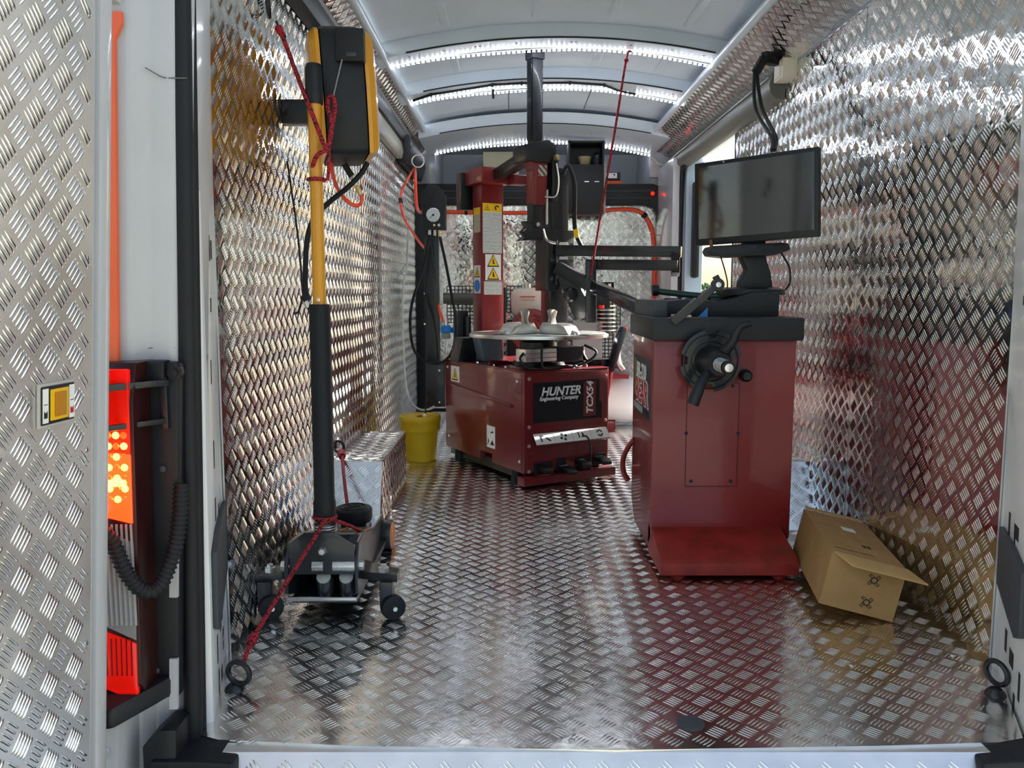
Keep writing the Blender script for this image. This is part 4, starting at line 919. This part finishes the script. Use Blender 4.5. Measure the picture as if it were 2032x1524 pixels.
# top: flange skirts, motor cover, turntable
TCc = V((.235, .262, .0)); TZ = .655
T(MB().box((.0, .0, ZT), (W_, L_c, ZT + .006)), 'top_plate', RED, bev=.003)
T(MB().prism([(-.0, 0), (.015, .028), (.13, .02), (.20, 0)], (.0, .33, ZT + .004), V((.9, .2, 0)), Z, (0, .006, 0)), 'top_rib', RED, smooth=0)
for x, y in ((.03, .22), (.03, .33), (.12, .30), (.2, .05), (.3, .06), (.4, .1), (.03, .5)): T(MB().lathe([(.007, 0), (.006, .006), (.003, .008)], (x, y, ZT + .006), n=8), 'screw', ZINC)
T(MB().prism([(-.05, 0), (.06, 0), (.045, .128), (-.08, .128)], (.135, .52, ZT + .006), X, Z, (0, .12, 0)), 'motor_cover', mat('blue_grey_plastic', '5d6b79', .45), bev=.008)
T(MB().prism([(-.06, 0), (.04, 0), (.06, .12), (-.03, .12)], (.035, .60, ZT + .004), X, Z, (0, .10, 0)), 'motor_bracket', BLACKM, bev=.005)
T(MB().lathe([(.13, 0), (.12, .02), (.09, .03), (.09, .11), (.12, .125)], TCc + Z * (ZT + .006), n=30), 'gearbox', BLACKM)
tp = disc_poly(.352, 8, math.pi / 8 + .25)
tp2 = []
for i in range(8):
    p, q, r = V(tp[i - 1]), V(tp[i]), V(tp[(i + 1) % 8])
    tp2 += [tuple(q.lerp(p, .18)), tuple(q.lerp(r, .18))]
tt = T(MB().prism(tp2, TCc + Z * TZ, X, Y, Z * .016), 'turntable', ALUM, bev=.002)
for k in range(4):
    a = k * math.pi / 2 + .25; d_ = V((math.cos(a), math.sin(a), 0)); e2_ = V((-d_.y, d_.x, 0))
    T(MB().obox(TCc + Z * (TZ + .0162) + d_ * .06 - e2_ * .012, d_ * .24, e2_ * .024, Z * .0012), 'slide_slot', INK, tt, smooth=0)
    o2 = TCc + Z * (TZ + .017) + d_ * .13
    cl = T(MB().prism([(-.095, 0), (.10, 0), (.07, .036), (.04, .046), (-.06, .046)], o2 - e2_ * .042, d_, Z, e2_ * .084), 'clamp_jaw', ALUM, tt, bev=.006)
    T(MB().prism([(-.022, 0), (.022, 0), (.014, .03), (.026, .062), (.012, .07), (-.012, .07), (-.026, .06), (-.014, .03)], o2 + Z * .04 - d_ * .045, e2_, Z, d_ * .014), 'clamp_claw', mat('claw_steel', (.42, .42, .40), .35, 1), cl, bev=.002)
    T(MB().bar(o2 + Z * .028 + d_ * .02, o2 + d_ * .12 + Z * .004, .012, .012), 'clamp_rail', ALUM, cl, bev=.002)
# pneumatic cylinder under the table
T(MB().obox(V((.02, .02, .555)), V((.17, .01, 0)), V((0, .09, 0)), Z * .058), 'air_cylinder', ALUM, bev=.006)
T(MB().obox(V((.19, .03, .55)), V((.15, .01, 0)), V((0, .10, 0)), Z * .066), 'cylinder_head', BLACKM, bev=.006)
for z in (.573, .594): T(MB().bar((.018, .0195, z), (.19, .029, z), .002, .003), 'cylinder_groove', GREYD)
hosesT = [[(.03, .05, .60), (-.01, .02, .57), (.02, .0, .535), (.10, .03, .522), (.22, .08, .525)], [(.09, .0, .63), (.08, -.015, .57), (.10, 0, .53), (.2, .03, .523)], [(.36, .06, .62), (.40, .02, .59), (.36, .02, .55), (.28, .04, .525), (.2, .06, .527)], [(.15, .06, .527), (.25, .02, .53), (.33, .05, .525), (.37, .1, .53)]]
for h in hosesT: T(MB().tube(spline(h, 7), .0058, 8), 'air_line', RUBBER)
T(MB().tube(spline([(.42, .16, .60), (.40, .13, .57), (.40, .10, .54)], 6), .012, 10), 'elbow_pipe', BLACKM)
# column
CO = V((.165, .70, 0)); CWd, CDp = .128, .10
colm = T(MB().obox(CO + Z * .5, (CWd, 0, 0), (0, CDp, 0), Z * .92), 'column', RED2, bev=.004)
DC = 4.30
def colz(py): return at(965, py, DC).z
def onfront(y0, y1, m, nm, par=None, x0=.012, x1=.118, t=.0012):
    return T(MB().box((CO.x + x0, CO.y - t, colz(y1)), (CO.x + x1, CO.y, colz(y0))), nm, m, par or colm, smooth=0)
TXT = stripes('text_label', 'e4e6e2', '6a7075', 46, 'Z', .55, 60)
TXT2 = stripes('text_label_cream', 'd8d0b4', '7a7460', 46, 'Z', .55, 60)
wy = onfront(402, 419, WYEL, 'warning_sticker', x0=.006); w_ = onfront(419, 502, TXT, 'instruction_sticker', x0=.006); 
warn_tri(wy, CO + V((.032, -.0014, colz(410.5) - CO.z)), X, Z, V((0, -1, 0)), .03)
T(MB().ring(CO + V((.09, -.0016, colz(411))), V((0, -1, 0)), .010, .0035, 14, 5, a0=.5, a1=4.2, u=X), 'pictogram', INK, wy)
w3 = onfront(504, 556, PAPER, 'warning_sticker', x0=.02, x1=.112)
for y_ in (517, 543): warn_tri(w3, CO + V((.066, -.0014, colz(y_))), X, Z, V((0, -1, 0)), .072)
onfront(558, 585, TXT, 'instruction_sticker', x0=.012)
onfront(330, 700, mat('column_edge_white', 'e8e4e0', .5), 'edge_highlight', x0=.1262, x1=.1278) if 0 else None
def onside(y0, y1, m, nm, a0=.015, a1=.085):
    return T(MB().box((CO.x - .0012, CO.y + a0, colz(y1)), (CO.x, CO.y + a1, colz(y0))), nm, m, colm, smooth=0)
onside(410, 424, WYEL, 'warning_sticker'); onside(424, 460, TXT2, 'instruction_sticker')
w4 = onside(526, 552, PAPER, 'warning_sticker'); warn_tri(w4, CO + V((-.0014, .05, colz(540))), LU, LV, LN, .06)
w5 = onside(552, 582, PAPER, 'mandatory_sticker'); T(MB().prism(disc_poly(.032, 20), CO + V((-.0016, .05, colz(567))), LU, LV, LN * .0008), 'blue_disc', BLUE, w5, smooth=0)
# head of the column and tilting arm
T(MB().box((CO.x - .03, CO.y - .06, 1.41), (CO.x + .15, CO.y + .13, 1.49)), 'arm_carriage', RED2, bev=.006)
T(MB().box((CO.x - .05, CO.y + .13, 1.29), (CO.x + .05, CO.y + .19, 1.48)), 'rear_bracket', BLACKM, bev=.004)
T(MB().box((CO.x + .05, CO.y + .12, 1.31), (CO.x + .07, CO.y + .18, 1.475)), 'rear_plate', YEL, bev=.003)
SHx = TCc.x - .005; SHy = TCc.y + .03
T(MB().prism([(CO.y - .05, 1.425), (CO.y - .05, 1.475), (SHy + .05, 1.535), (SHy + .05, 1.475)], (SHx - .03, 0, 0), Y, Z, (.06, 0, 0)), 'swing_arm', mat('arm_steel', '3a3a38', .3, .7), bev=.006)
T(MB().obox(V((CO.x + .10, CO.y - .16, 1.40)), (.09, 0, 0), (0, .08, 0), Z * .045), 'arm_stop', RED2, bev=.004)
T(MB().prism([(-.085, 0), (.085, 0), (.085, .085), (.04, .105), (-.085, .075)], (SHx, SHy - .06, 1.462), X, Z, (0, .12, 0)), 'locking_head', BLACKM, bev=.006)
T(MB().box((SHx + .055, SHy - .07, 1.28), (SHx + .09, SHy, 1.48)), 'valve_housing', BLACKM, bev=.005)
T(MB().lathe([(.012, 0), (.014, .012), (.01, .024)], (SHx + .07, SHy - .07, 1.485), (0, -1, 0), 12), 'knob', BRASS)
hb = T(MB().prism([(-.05, .115), (-.045, .09), (-.03, .075), (-.03, -.06), (-.024, -.085), (.028, -.085), (.035, -.06), (.045, .115)], (SHx, SHy - .05, 1.355), X, Z, (0, .08, 0)), 'handle_body', RED2, bev=.008)
T(MB().box((SHx - .012, SHy - .0515, 1.40), (SHx + .035, SHy - .05, 1.45)), 'pictogram_sticker', stripes('pictogram_label', 'c9b7ac', '5a4a48', 20, 'DIAGONAL', .5, 30), hb, smooth=0)
T(MB().tube(spline([(SHx + .075, SHy - .072, 1.46), (SHx + .085, SHy - .075, 1.38), (SHx + .07, SHy - .075, 1.31), (SHx + .02, SHy - .06, 1.305)], 6), .004, 8), 'trigger', ZINC)
T(MB().box((SHx + .037, SHy - .052, 1.18), (SHx + .043, SHy - .04, 1.34)), 'guide_strip', PAPER, bev=.001)
rk = T(MB().box((SHx - .026, SHy - .026, 1.16), (SHx + .026, SHy + .026, 1.985)), 'vertical_shaft', BLACKM, bev=.003)
b_ = MB()
for i in range(72):
    z = 1.565 + i * .0052
    for sx in (-1, 1): b_.box((SHx + sx * .0265 - .006, SHy - .02, z), (SHx + sx * .0265 + .006, SHy + .02, z + .0026))
T(b_, 'rack_teeth', BLACKM, rk, smooth=0)
T(MB().box((SHx - .034, SHy - .034, 1.93), (SHx + .034, SHy + .034, 1.985)), 'shaft_cap', BLACK, bev=.006)
T(MB().prism([(-.095, -.055), (-.04, -.048), (.03, -.05), (.04, -.02), (.03, .03), (-.02, .035), (-.065, .04), (-.05, .01), (-.075, -.01), (-.055, -.03)], (SHx, SHy - .025, 1.155), X, Z, (0, .05, 0)), 'mount_tool', BLACKM, bev=.005)
T(MB().lathe([(.012, 0), (.010, .008)], (SHx - .0, SHy - .027, 1.18), (0, -1, 0), 6), 'tool_bolt', ZINC)
T(MB().tube(spline([(SHx + .035, SHy - .02, 1.16), (SHx + .05, SHy - .03, 1.11), (SHx + .10, SHy - .03, 1.095)], 6), .006, 8), 'tool_finger', STEEL)
# assist tower on the right edge
TW = loc((.215, 4.25, 0))
T(MB().obox(TW + V((-.05, -.05, .50)), (.10, 0, 0), (0, .10, 0), Z * .975), 'assist_column', BLACKM, bev=.005)
T(MB().obox(TW + V((-.075, -.065, .87)), (.15, 0, 0), (0, .13, 0), Z * .30), 'assist_slider', BLACKM, bev=.005)
for z in (.93, 1.02, 1.10): 
    for x in (-.06, .06): T(MB().lathe([(.009, 0), (.008, .005)], TW + V((x, -.066, z)), (0, -1, 0), 10), 'slider_bolt', DKGREY)
T(MB().bar(TW + V((-.03, -.068, .90)), TW + V((-.03, -.068, 1.12)), .008, .004), 'slider_scale', STEEL)
T(MB().bar(TW + V((0, -.07, .86)), TW + V((0, -.07, .93)), .012, .012, X), 'slider_pin', STEEL)
def arm(p0, p1, w, h, nm, m=BLACKM, bev=.004): return T(MB().bar(loc(p0), loc(p1), w, h), nm, m, bev=bev)
arm(at(1105, 497, 4.18), at(1352, 500, 3.98), .05, .052, 'assist_beam')
arm(at(1165, 525, 4.10), at(1345, 527, 3.93), .045, .05, 'assist_beam')
arm(at(1340, 493, 4.0), at(1340, 545, 3.95), .04, .05, 'beam_joint')
arm(at(1172, 518, 4.08), at(1172, 640, 4.08), .06, .05, 'hanging_post')
arm(at(1105, 530, 4.15), at(1188, 575, 4.05), .05, .06, 'lever_arm')
arm(at(1180, 568, 4.0), at(1286, 620, 3.35), .045, .05, 'lever_tube', mat('blue_black_steel', '1c2530', .25, .3, .5))
T(MB().lathe([(.035, 0), (.035, .02), (.025, .03), (.018, .03)], loc(at(1130, 585, 4.1)), V((0, -1, 0)), 20), 'round_knob', BLACKM)
arm(at(1125, 545, 4.15), at(1160, 630, 4.12), .05, .09, 'lever_plate')
arm(at(1110, 485, 4.16), at(1127, 485, 4.16), .02, .02, 'white_pin', PAPER, .002); arm(at(1110, 512, 4.16), at(1127, 512, 4.16), .02, .014, 'white_pin', PAPER, .002)
T(MB().tube([loc(p) for p in spline([at(1118, 345, 4.2), at(1125, 330, 4.18), at(1132, 335, 4.17), at(1140, 370, 4.17), at(1140, 440, 4.17), at(1145, 470, 4.16), at(1160, 500, 4.14)], 7)], .011, 10), 'control_hose', RUBBER)
T(MB().cyl(loc(at(1142, 455, 4.15)), loc(at(1145, 472, 4.15)), .013, n=10), 'hose_band', WYEL)
# bead breaker lever and bar on the right
arm(at(1236, 650, 4.0), at(1210, 735, 3.95), .03, .035, 'breaker_lever', mat('blue_black_steel', '1c2530'))
arm(at(1212, 735, 3.95), at(1200, 800, 3.93), .02, .02, 'breaker_rod', RED2)
arm(at(1125, 715, 4.1), at(1205, 720, 3.95), .10, .035, 'breaker_bracket', BLACKM)
arm(at(1080, 640, 4.2), at(1190, 640, 4.2), .05, .13, 'valve_block', GREYP) if 0 else None
# blue filter regulator on the back left
RG = loc(at(885, 655, 4.30))
rg = T(MB().lathe([(.022, -.015), (.028, -.01), (.028, .015), (.02, .025)], RG, n=16), 'regulator', BLUE)
T(MB().lathe([(.02, -.045), (.024, -.03), (.02, -.012)], RG, n=14), 'regulator_bowl', GREYP, rg)
T(MB().lathe([(.016, -.012), (.02, 0), (.016, .012)], RG + V((.05, .02, -.003)), n=14), 'regulator', BLUE)
T(MB().cyl(RG + Z * .025, RG + Z * .06, .012, n=12), 'regulator_fitting', STEEL, rg)
T(MB().box(RG + V((.06, -.02, -.09)), RG + V((.12, .04, .10))), 'valve_box', BLACKM, bev=.006)
T(MB().cyl(RG + V((.11, -.03, -.12)), RG + V((.11, -.03, .07)), .018, n=14), 'air_tube', BLACKM)
T(MB().cyl(RG + V((.0, .0, -.12)), RG + V((.01, 0, -.05)), .004, n=8), 'drain_tube', ZINC)
T(MB().bar(RG + V((.06, -.05, -.17)), RG + V((.08, -.05, -.09)), .02, .02), 'lever', ALUM, bev=.003)

# ---------------- inflation gauge post
ig = thing('inflator_post', 'black inflator post with round pressure gauge beside the red tyre changer', 'inflator post', (-.44, 4.42, .26))
gp = lambda px, py, Y_=4.40: at(px, py, Y_)
MB().box((gp(840, 0).x, 4.39, gp(0, 806).z), (gp(866, 0).x, 4.44, gp(0, 445).z)).build('post', BLACKM, ig, bev=.004)
MB().box((gp(835, 0).x, 4.42, gp(0, 800).z), (gp(842, 0).x, 4.46, gp(0, 380).z)).build('back_rail', DKGREY, ig, bev=.003)
MB().box((gp(838, 0).x, 4.37, gp(0, 806).z), (gp(877, 0).x, 4.46, gp(0, 718).z)).build('lower_box', BLACKM, ig, bev=.004)
x0, x1, z0, z1 = gp(835, 0).x, gp(882, 0).x, gp(0, 457).z, gp(0, 370).z
MB().prism([(x0, z0), (x1, z0), (x1, z1 - .05), (x1 - .03, z1 - .01), (x1 - .05, z1), (x0 + .03, z1), (x0, z1 - .04)], (0, 4.33, 0), X, Z, (0, .10, 0)).build('gauge_box', BLACK, ig, bev=.006)
gc = gp(860, 427, 4.328)
gb = MB().lathe([(.036, 0), (.036, .012), (.033, .014)], gc, (0, -1, 0), 30).build('gauge', STEEL, ig)
MB().lathe([(.032, .0142), (.032, .0150)], gc, (0, -1, 0), 30).build('dial', mat('dial', 'd5dadd', .3), gb)
MB().bar(gc + V((.006, -.0155, .006)), gc + V((-.02, -.0155, -.018)), .002, .002).build('needle', INK, gb)
MB().lathe([(.006, .015), (.005, .018)], gc, (0, -1, 0), 10).build('needle_hub', INK, gb)
for k in range(11):
    a = -.8 + k * .475; q = V((math.cos(a), 0, math.sin(a))); MB().bar(gc + q * .025 + V((0, -.0153, 0)), gc + q * .029 + V((0, -.0153, 0)), .001, .001).build('dial_mark', INK, gb)
MB().lathe([(.007, 0), (.006, .01)], gp(862, 447, 4.33), (0, -1, 0), 10).build('button', BRASS, ig); MB().lathe([(.008, 0), (.006, .01)], gp(871, 447, 4.33), (0, -1, 0), 12).build('button', PAPER, ig)
for px in (853, 863): MB().cyl(gp(px, 456, 4.37), gp(px, 468, 4.37), .009, n=8).build('fitting', ZINC, ig)
MB().cyl(gp(871, 456, 4.37), gp(872, 472, 4.37), .007, n=8).build('fitting', BRASS, ig)
MB().tube(spline([gp(852, 466, 4.36), gp(840, 530, 4.34), gp(818, 600, 4.33), gp(814, 650, 4.33), gp(822, 695, 4.33), gp(845, 716, 4.33), gp(872, 720, 4.31), gp(893, 705, 4.28), gp(904, 670, 4.25), gp(905, 635, 4.25), gp(897, 590, 4.28), gp(886, 530, 4.33), gp(873, 470, 4.36)], 8), .0075, 8).build('looped_hose', RUBBER, ig)
for a_, b_ in (((856, 466), (838, 545)), ((853, 466), (866, 560))): MB().tube([gp(*a_, 4.36), gp(*b_, 4.36)], .003, 6).build('thin_line', DKGREY, ig)
MB().tube(spline([gp(843, 580, 4.36), gp(850, 600, 4.36), gp(862, 640, 4.36), gp(868, 690, 4.36), gp(868, 710, 4.36)], 6), .004, 6).build('thin_line', RUBBER, ig)
for py in (582, 643): MB().lathe([(.006, 0), (.004, .004)], gp(843, py, 4.39), (0, -1, 0), 8).build('screw', ZINC, ig)
MB().lathe([(.007, 0), (.005, .004)], gp(872, 735, 4.37), (0, -1, 0), 8).build('screw', ZINC, ig); MB().lathe([(.007, 0), (.005, .004)], gp(872, 798, 4.37), (0, -1, 0), 8).build('screw', ZINC, ig)
# feed hoses
fh = MB().tube(spline([at(858, 585, 4.6), at(866, 560, 4.5), at(868, 600, 4.4), at(872, 625, 4.34), at(883, 643, 4.31)], 8), .0065, 10).build('air_hose', HOSE) if 0 else MB().tube(spline([at(862, 520, 4.48), at(866, 560, 4.46), at(870, 605, 4.40), at(876, 628, 4.34), at(884, 642, 4.31)], 8), .0085, 10).build('air_hose', HOSE)
tag(fh, 'orange hose dropping behind the inflator post to the blue regulator', 'hose')
o1 = MB().tube(spline([atx(825, 328, XL + .05), at(812, 350, 4.7), at(799, 375, 4.65), at(795, 400, 4.6), at(801, 430, 4.6), at(815, 455, 4.55), at(832, 480, 4.5), at(842, 492, 4.46)], 8), .0065, 10).build('air_hose', HOSE); tag(o1, 'orange hose bowing out from the left wall to the inflator post', 'hose')
MB().cyl(at(794, 394, 4.61), at(796, 403, 4.60), .012, n=10).build('cable_tie', BLACK, o1)
o2 = MB().tube(spline([atx(823, 330, XL + .05), at(824, 350, 4.75), at(826, 400, 4.7), at(830, 418, 4.65), at(838, 422, 4.5)], 8), .0085, 10).build('air_hose', HOSE); tag(o2, 'straight orange hose hanging from the left wall duct', 'hose')
hy = YB - .03
o3 = MB().tube(spline([at(882, 420, hy), at(985, 422, hy), at(1100, 421, hy), at(1200, 417, hy), at(1245, 415, hy), at(1272, 421, hy), at(1288, 440, hy), at(1297, 470, hy), at(1299, 520, hy), at(1299, 560, hy), at(1298, 592, hy)], 8), .013, 12).build('air_hose', HOSE); tag(o3, 'long orange hose clipped across the bulkhead and down its side', 'hose')
for p, q in (((922, 421), (928, 421)), ((1078, 421), (1084, 421)), ((1276, 424), (1283, 430)), ((1298, 566), (1299, 572))): MB().cyl(at(*p, hy), at(*q, hy), .017, n=12).build('hose_clip', RUBBER, o3)
wc = MB().tube(spline([atx(812, 440, XL + .01), atx(808, 520, XL + .01), at(802, 560, 4.85), at(799, 600, 4.7), at(800, 680, 4.6), at(805, 760, 4.5), at(815, 795, 4.42), at(832, 812, 4.36), at(852, 812, 4.33), at(862, 806, 4.33)], 8), .0055, 8).build('white_tube', mat('grey_white', 'b9bdbd', .4)); tag(wc, 'thin white tube looping from the left wall to the inflator post', 'tube')

# ---------------- petrol air compressor behind the tyre changer
cp = thing('air_compressor', 'petrol air compressor with mesh guard behind the tyre changer', 'air compressor', (.2, 5.3, 0))
Dq = 5.2
def q(px, py, Y_=Dq): return at(px, py, Y_)
ft = MB().prism([(q(1014, 0).x, q(0, 622).z), (q(1012, 0).x, q(0, 585).z), (q(1020, 0).x, q(0, 573).z), (q(1072, 0).x, q(0, 571).z), (q(1100, 0).x, q(0, 585).z), (q(1100, 0).x, q(0, 615).z), (q(1040, 0).x, q(0, 630).z)], (0, 5.05, 0), X, Z, (0, .26, 0)).build('fuel_tank', CREAM, cp, bev=.02)
MB().cyl(q(1045, 572, 5.15), q(1045, 563, 5.15), .035, n=16).build('fuel_cap', STEEL, cp)
MB().obox(q(1032, 590, 5.046), (.09, 0, 0), (0, .002, 0), (0, 0, .006)).build('tank_print', mat('print_red', 'b8443c', .5), ft, smooth=0); MB().obox(q(1034, 596, 5.046), (.08, 0, 0), (0, .002, 0), (0, 0, .003)).build('tank_print', GREYP, ft, smooth=0)
MB().box((q(1005, 0).x, 5.02, .45), (q(1110, 0).x, 5.35, .70)).build('engine_block', BLACKM, cp, bev=.02)
MB().lathe([(.13, 0), (.13, .04), (.10, .07), (.03, .075)], q(1055, 655, 5.02), (0, -1, 0), 28).build('fan_cowl', RED2, cp)
for i in range(3): MB().ring(q(1055, 655, 4.945 - .0), (0, -1, 0), .05 + .025 * i, .005, 24, 6).build('cowl_rib', RED, cp)
MB().box((q(985, 0).x, 5.0, q(0, 640).z), (q(1004, 0).x, 5.08, q(0, 570).z)).build('exhaust_box', BLACKM, cp, bev=.008)
MB().cyl(q(955, 592, 5.3), q(880, 592, 5.3), .035, n=16).build('muffler', mat('muffler', '5a5a55', .45, .6), cp)
def meshguard(px0, px1, py0, py1, Y_, st=.022, r=.003):
    a0, a1 = q(px0, 0, Y_).x, q(px1, 0, Y_).x; z0, z1 = q(0, py1, Y_).z, q(0, py0, Y_).z; b = MB()
    n1 = int((a1 - a0) / st); n2 = int((z1 - z0) / st)
    for i in range(n1 + 1): x = a0 + (a1 - a0) * i / n1; b.bar((x, Y_, z0), (x, Y_, z1), r * 2, r, Y)
    for j in range(n2 + 1): z = z0 + (z1 - z0) * j / n2; b.bar((a0, Y_ - r, z), (a1, Y_ - r, z), r, r * 2)
    return b.build('mesh_guard', BLACKM, cp, smooth=0)
meshguard(882, 945, 568, 640, 5.4); meshguard(1005, 1075, 568, 620, 5.42); meshguard(1170, 1240, 600, 730, 5.3)
ff = MB().cyl(q(1200, 595), q(1200, 665), .05, n=16).build('pump_cylinder', BLACKM, cp)
for i in range(8): 
    py = 600 + i * 8; MB().lathe([(.075, 0), (.075, .008)], q(1200, py, 5.2), n=20).build('cooling_fin', ALUM, ff)
MB().box((q(1160, 0).x, 5.1, q(0, 612).z), (q(1215, 0).x, 5.3, q(0, 575).z)).build('pump_head', BLACKM, cp, bev=.01)
for i in range(10): MB().box((q(1190 + i * 3.4, 0).x, 5.1, q(0, 576).z), (q(1191.4 + i * 3.4, 0).x, 5.28, q(0, 560).z)).build('head_fin', BLACKM, cp)
MB().box((q(1214, 0, 5.1).x, 5.09, q(0, 582, 5.1).z), (q(1220, 0, 5.1).x, 5.1, q(0, 563, 5.1).z)).build('side_label', CREAM, cp)
MB().box((q(1140, 0).x, 5.15, q(0, 712).z), (q(1202, 0).x, 5.3, q(0, 636).z)).build('valve_cover', GREYP, cp, bev=.01)
for a_, b_ in ((1190, 625), (1236, 668)): MB().lathe([(.02, 0), (.02, .02)], q(a_ + 3, b_ - 13, 5.08), n=10).build('red_cap', mat('cap_red', 'd03018', .4), cp)
MB().tube(spline([q(1222, 660, 5.05), q(1225, 690, 5.05), q(1228, 720, 5.1), q(1236, 735, 5.1)], 6), .02, 10).build('delivery_pipe', ALUM, cp)
tk = mat('tank_sun_blown', 'e9e6e0', .35, 0, .4)  # a red tank in full sun; the burnt-out sunlight is painted in as white
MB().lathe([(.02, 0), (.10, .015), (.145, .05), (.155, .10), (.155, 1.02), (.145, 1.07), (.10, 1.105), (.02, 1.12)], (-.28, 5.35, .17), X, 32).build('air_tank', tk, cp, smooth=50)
for x in (-.15, .60): MB().box((x, 5.25, 0), (x + .06, 5.45, .06)).build('tank_foot', RED2, cp)
MB().box((-.25, 5.08, .33), (.72, 5.5, .36)).build('platform', RED2, cp, bev=.006)
MB().box((.55, 5.12, .0), (.64, 5.2, .05)).build('tank_foot', RED2, cp)
MB().box((-.1, 5.12, .36), (.42, 5.35, .46)).build('engine_mount', BLACKM, cp)

# ---------------- things on the shelf over the cab
def s_(px, py, Y_): return at(px, py, Y_)
sc = thing('wall_cabinet', 'black open wall cabinet hanging on the bulkhead shelf', 'cabinet', (.49, 5.9, 1.43))
Yc = 5.72
cx0, cx1, cz0, cz1 = s_(1130, 0, Yc).x, s_(1203, 0, Yc).x, s_(0, 424, Yc).z, s_(0, 279, Yc).z
zs = s_(0, 326, Yc).z
MB().box((cx0, Yc, cz0), (cx1, 5.94, zs)).build('body', BLACK, sc, bev=.004)
MB().box((cx0, Yc, zs), (cx0 + .012, 5.94, cz1)).box((cx1 - .012, Yc, zs), (cx1, 5.94, cz1)).box((cx0, Yc, cz1 - .012), (cx1, 5.94, cz1)).box((cx0, 5.92, zs), (cx1, 5.94, cz1)).build('open_bay', BLACK, sc)
MB().box((cx1 - .001, Yc + .002, cz0), (cx1 + .012, 5.94, zs + .02)).build('side_panel', GREYP, sc)
for px in (1160, 1180): MB().obox(s_(px, 361, Yc - .002), (.03, 0, 0), (0, .003, 0), (0, 0, .006)).build('glint_handle', ZINC, sc)
cu = MB().lathe([(.03, 0), (.032, .002), (.046, .062), (.044, .062), (.03, .006)], (s_(1163, 0, 5.82).x, 5.82, zs + .001), n=24).build('cup', mat('cup_cream', 'b5a77c', .5)); tag(cu, 'cream cup in the open bay of the black wall cabinet', 'cup')
bgp = MB(); bgp.lathe([(.03, 0), (.036, .02), (.03, .05), (.036, .075), (.016, .095)], (s_(1188, 0, 5.83).x, 5.83, zs), n=9); bgp = bgp.build('plastic_bag', mat('dark_bag', '2c323b', .25), smooth=20); tag(bgp, 'crumpled dark plastic bag beside the cup in the cabinet', 'bag')
ob = MB().box((s_(1204, 0, 6.1).x, 6.08, 1.601), (s_(1238, 0, 6.1).x, 6.3, 1.652)).build('carton', mat('orange_card', 'd9541e', .6), bev=.003); tag(ob, 'flat orange carton lying on the bulkhead shelf', 'carton')
p0 = V((s_(1206, 0, 6.1).x, 6.079, 1.606)); MB().prism([(.0, 0), (.03, 0), (.015, .02)], p0 + V((.03, 0, 0)), X, Z, (0, -.001, 0)).build('printed_mark', INK, ob, smooth=0); MB().prism([(0, .0), (.02, .016), (.025, .0)], p0, X, Z, (0, -.001, 0)).build('printed_mark', INK, ob, smooth=0)
ob2 = MB().box((s_(1204, 0, 6.1).x, 6.1, 1.653), (s_(1236, 0, 6.1).x, 6.3, 1.715)).build('carton', BLACK, bev=.003); tag(ob2, 'black carton with white end label on top of the orange carton', 'carton')
lb = MB().box((s_(1206, 0, 6.1).x, 6.098, 1.673), (s_(1229, 0, 6.1).x, 6.1, 1.71)).build('end_label', PAPER, ob2, smooth=0)
MB().prism([(0, .02), (.02, .018), (.012, .0), (.009, .012)], V((s_(1220, 0, 6.1).x, 6.097, 1.684)), X, Z, (0, -.001, 0)).build('printed_mark', INK, lb, smooth=0)
ob3 = MB().box((s_(1028, 0, 6.15).x, 6.13, 1.601), (s_(1044, 0, 6.15).x, 6.2, 1.66)).build('carton', mat('pale_card', 'd8d6c4', .6), bev=.003); tag(ob3, 'small pale carton on the bulkhead shelf behind the red handle', 'carton')
ob4 = MB().box((s_(958, 0, 6.4).x, 6.35, 1.601), (s_(1030, 0, 6.4).x, 6.6, 1.90)).build('carton', mat('tan_card', '8b8468', .7), bev=.004); tag(ob4, 'tall tan carton standing at the back of the shelf', 'carton')
ld = MB().tube(spline([at(1290, 305, 5.98), at(1300, 318, 5.95), at(1308, 326, 5.93), at(1318, 327, 5.92)], 6), .006, 8).build('led_lead', CREAM); tag(ld, 'white lead from the LED strip to the grey trunking', 'cable')
MB().bar(at(1284, 295, 6.0), at(1297, 299, 6.0), .02, .02).build('plug', INK, ld)
hk = MB().ring(at(829, 320, 5.0), (.3, -1, 0), .035, .004, 20, 6).build('hose_loop', ZINC); tag(hk, 'small wire loop holding the orange hoses at the left duct', 'wire loop')
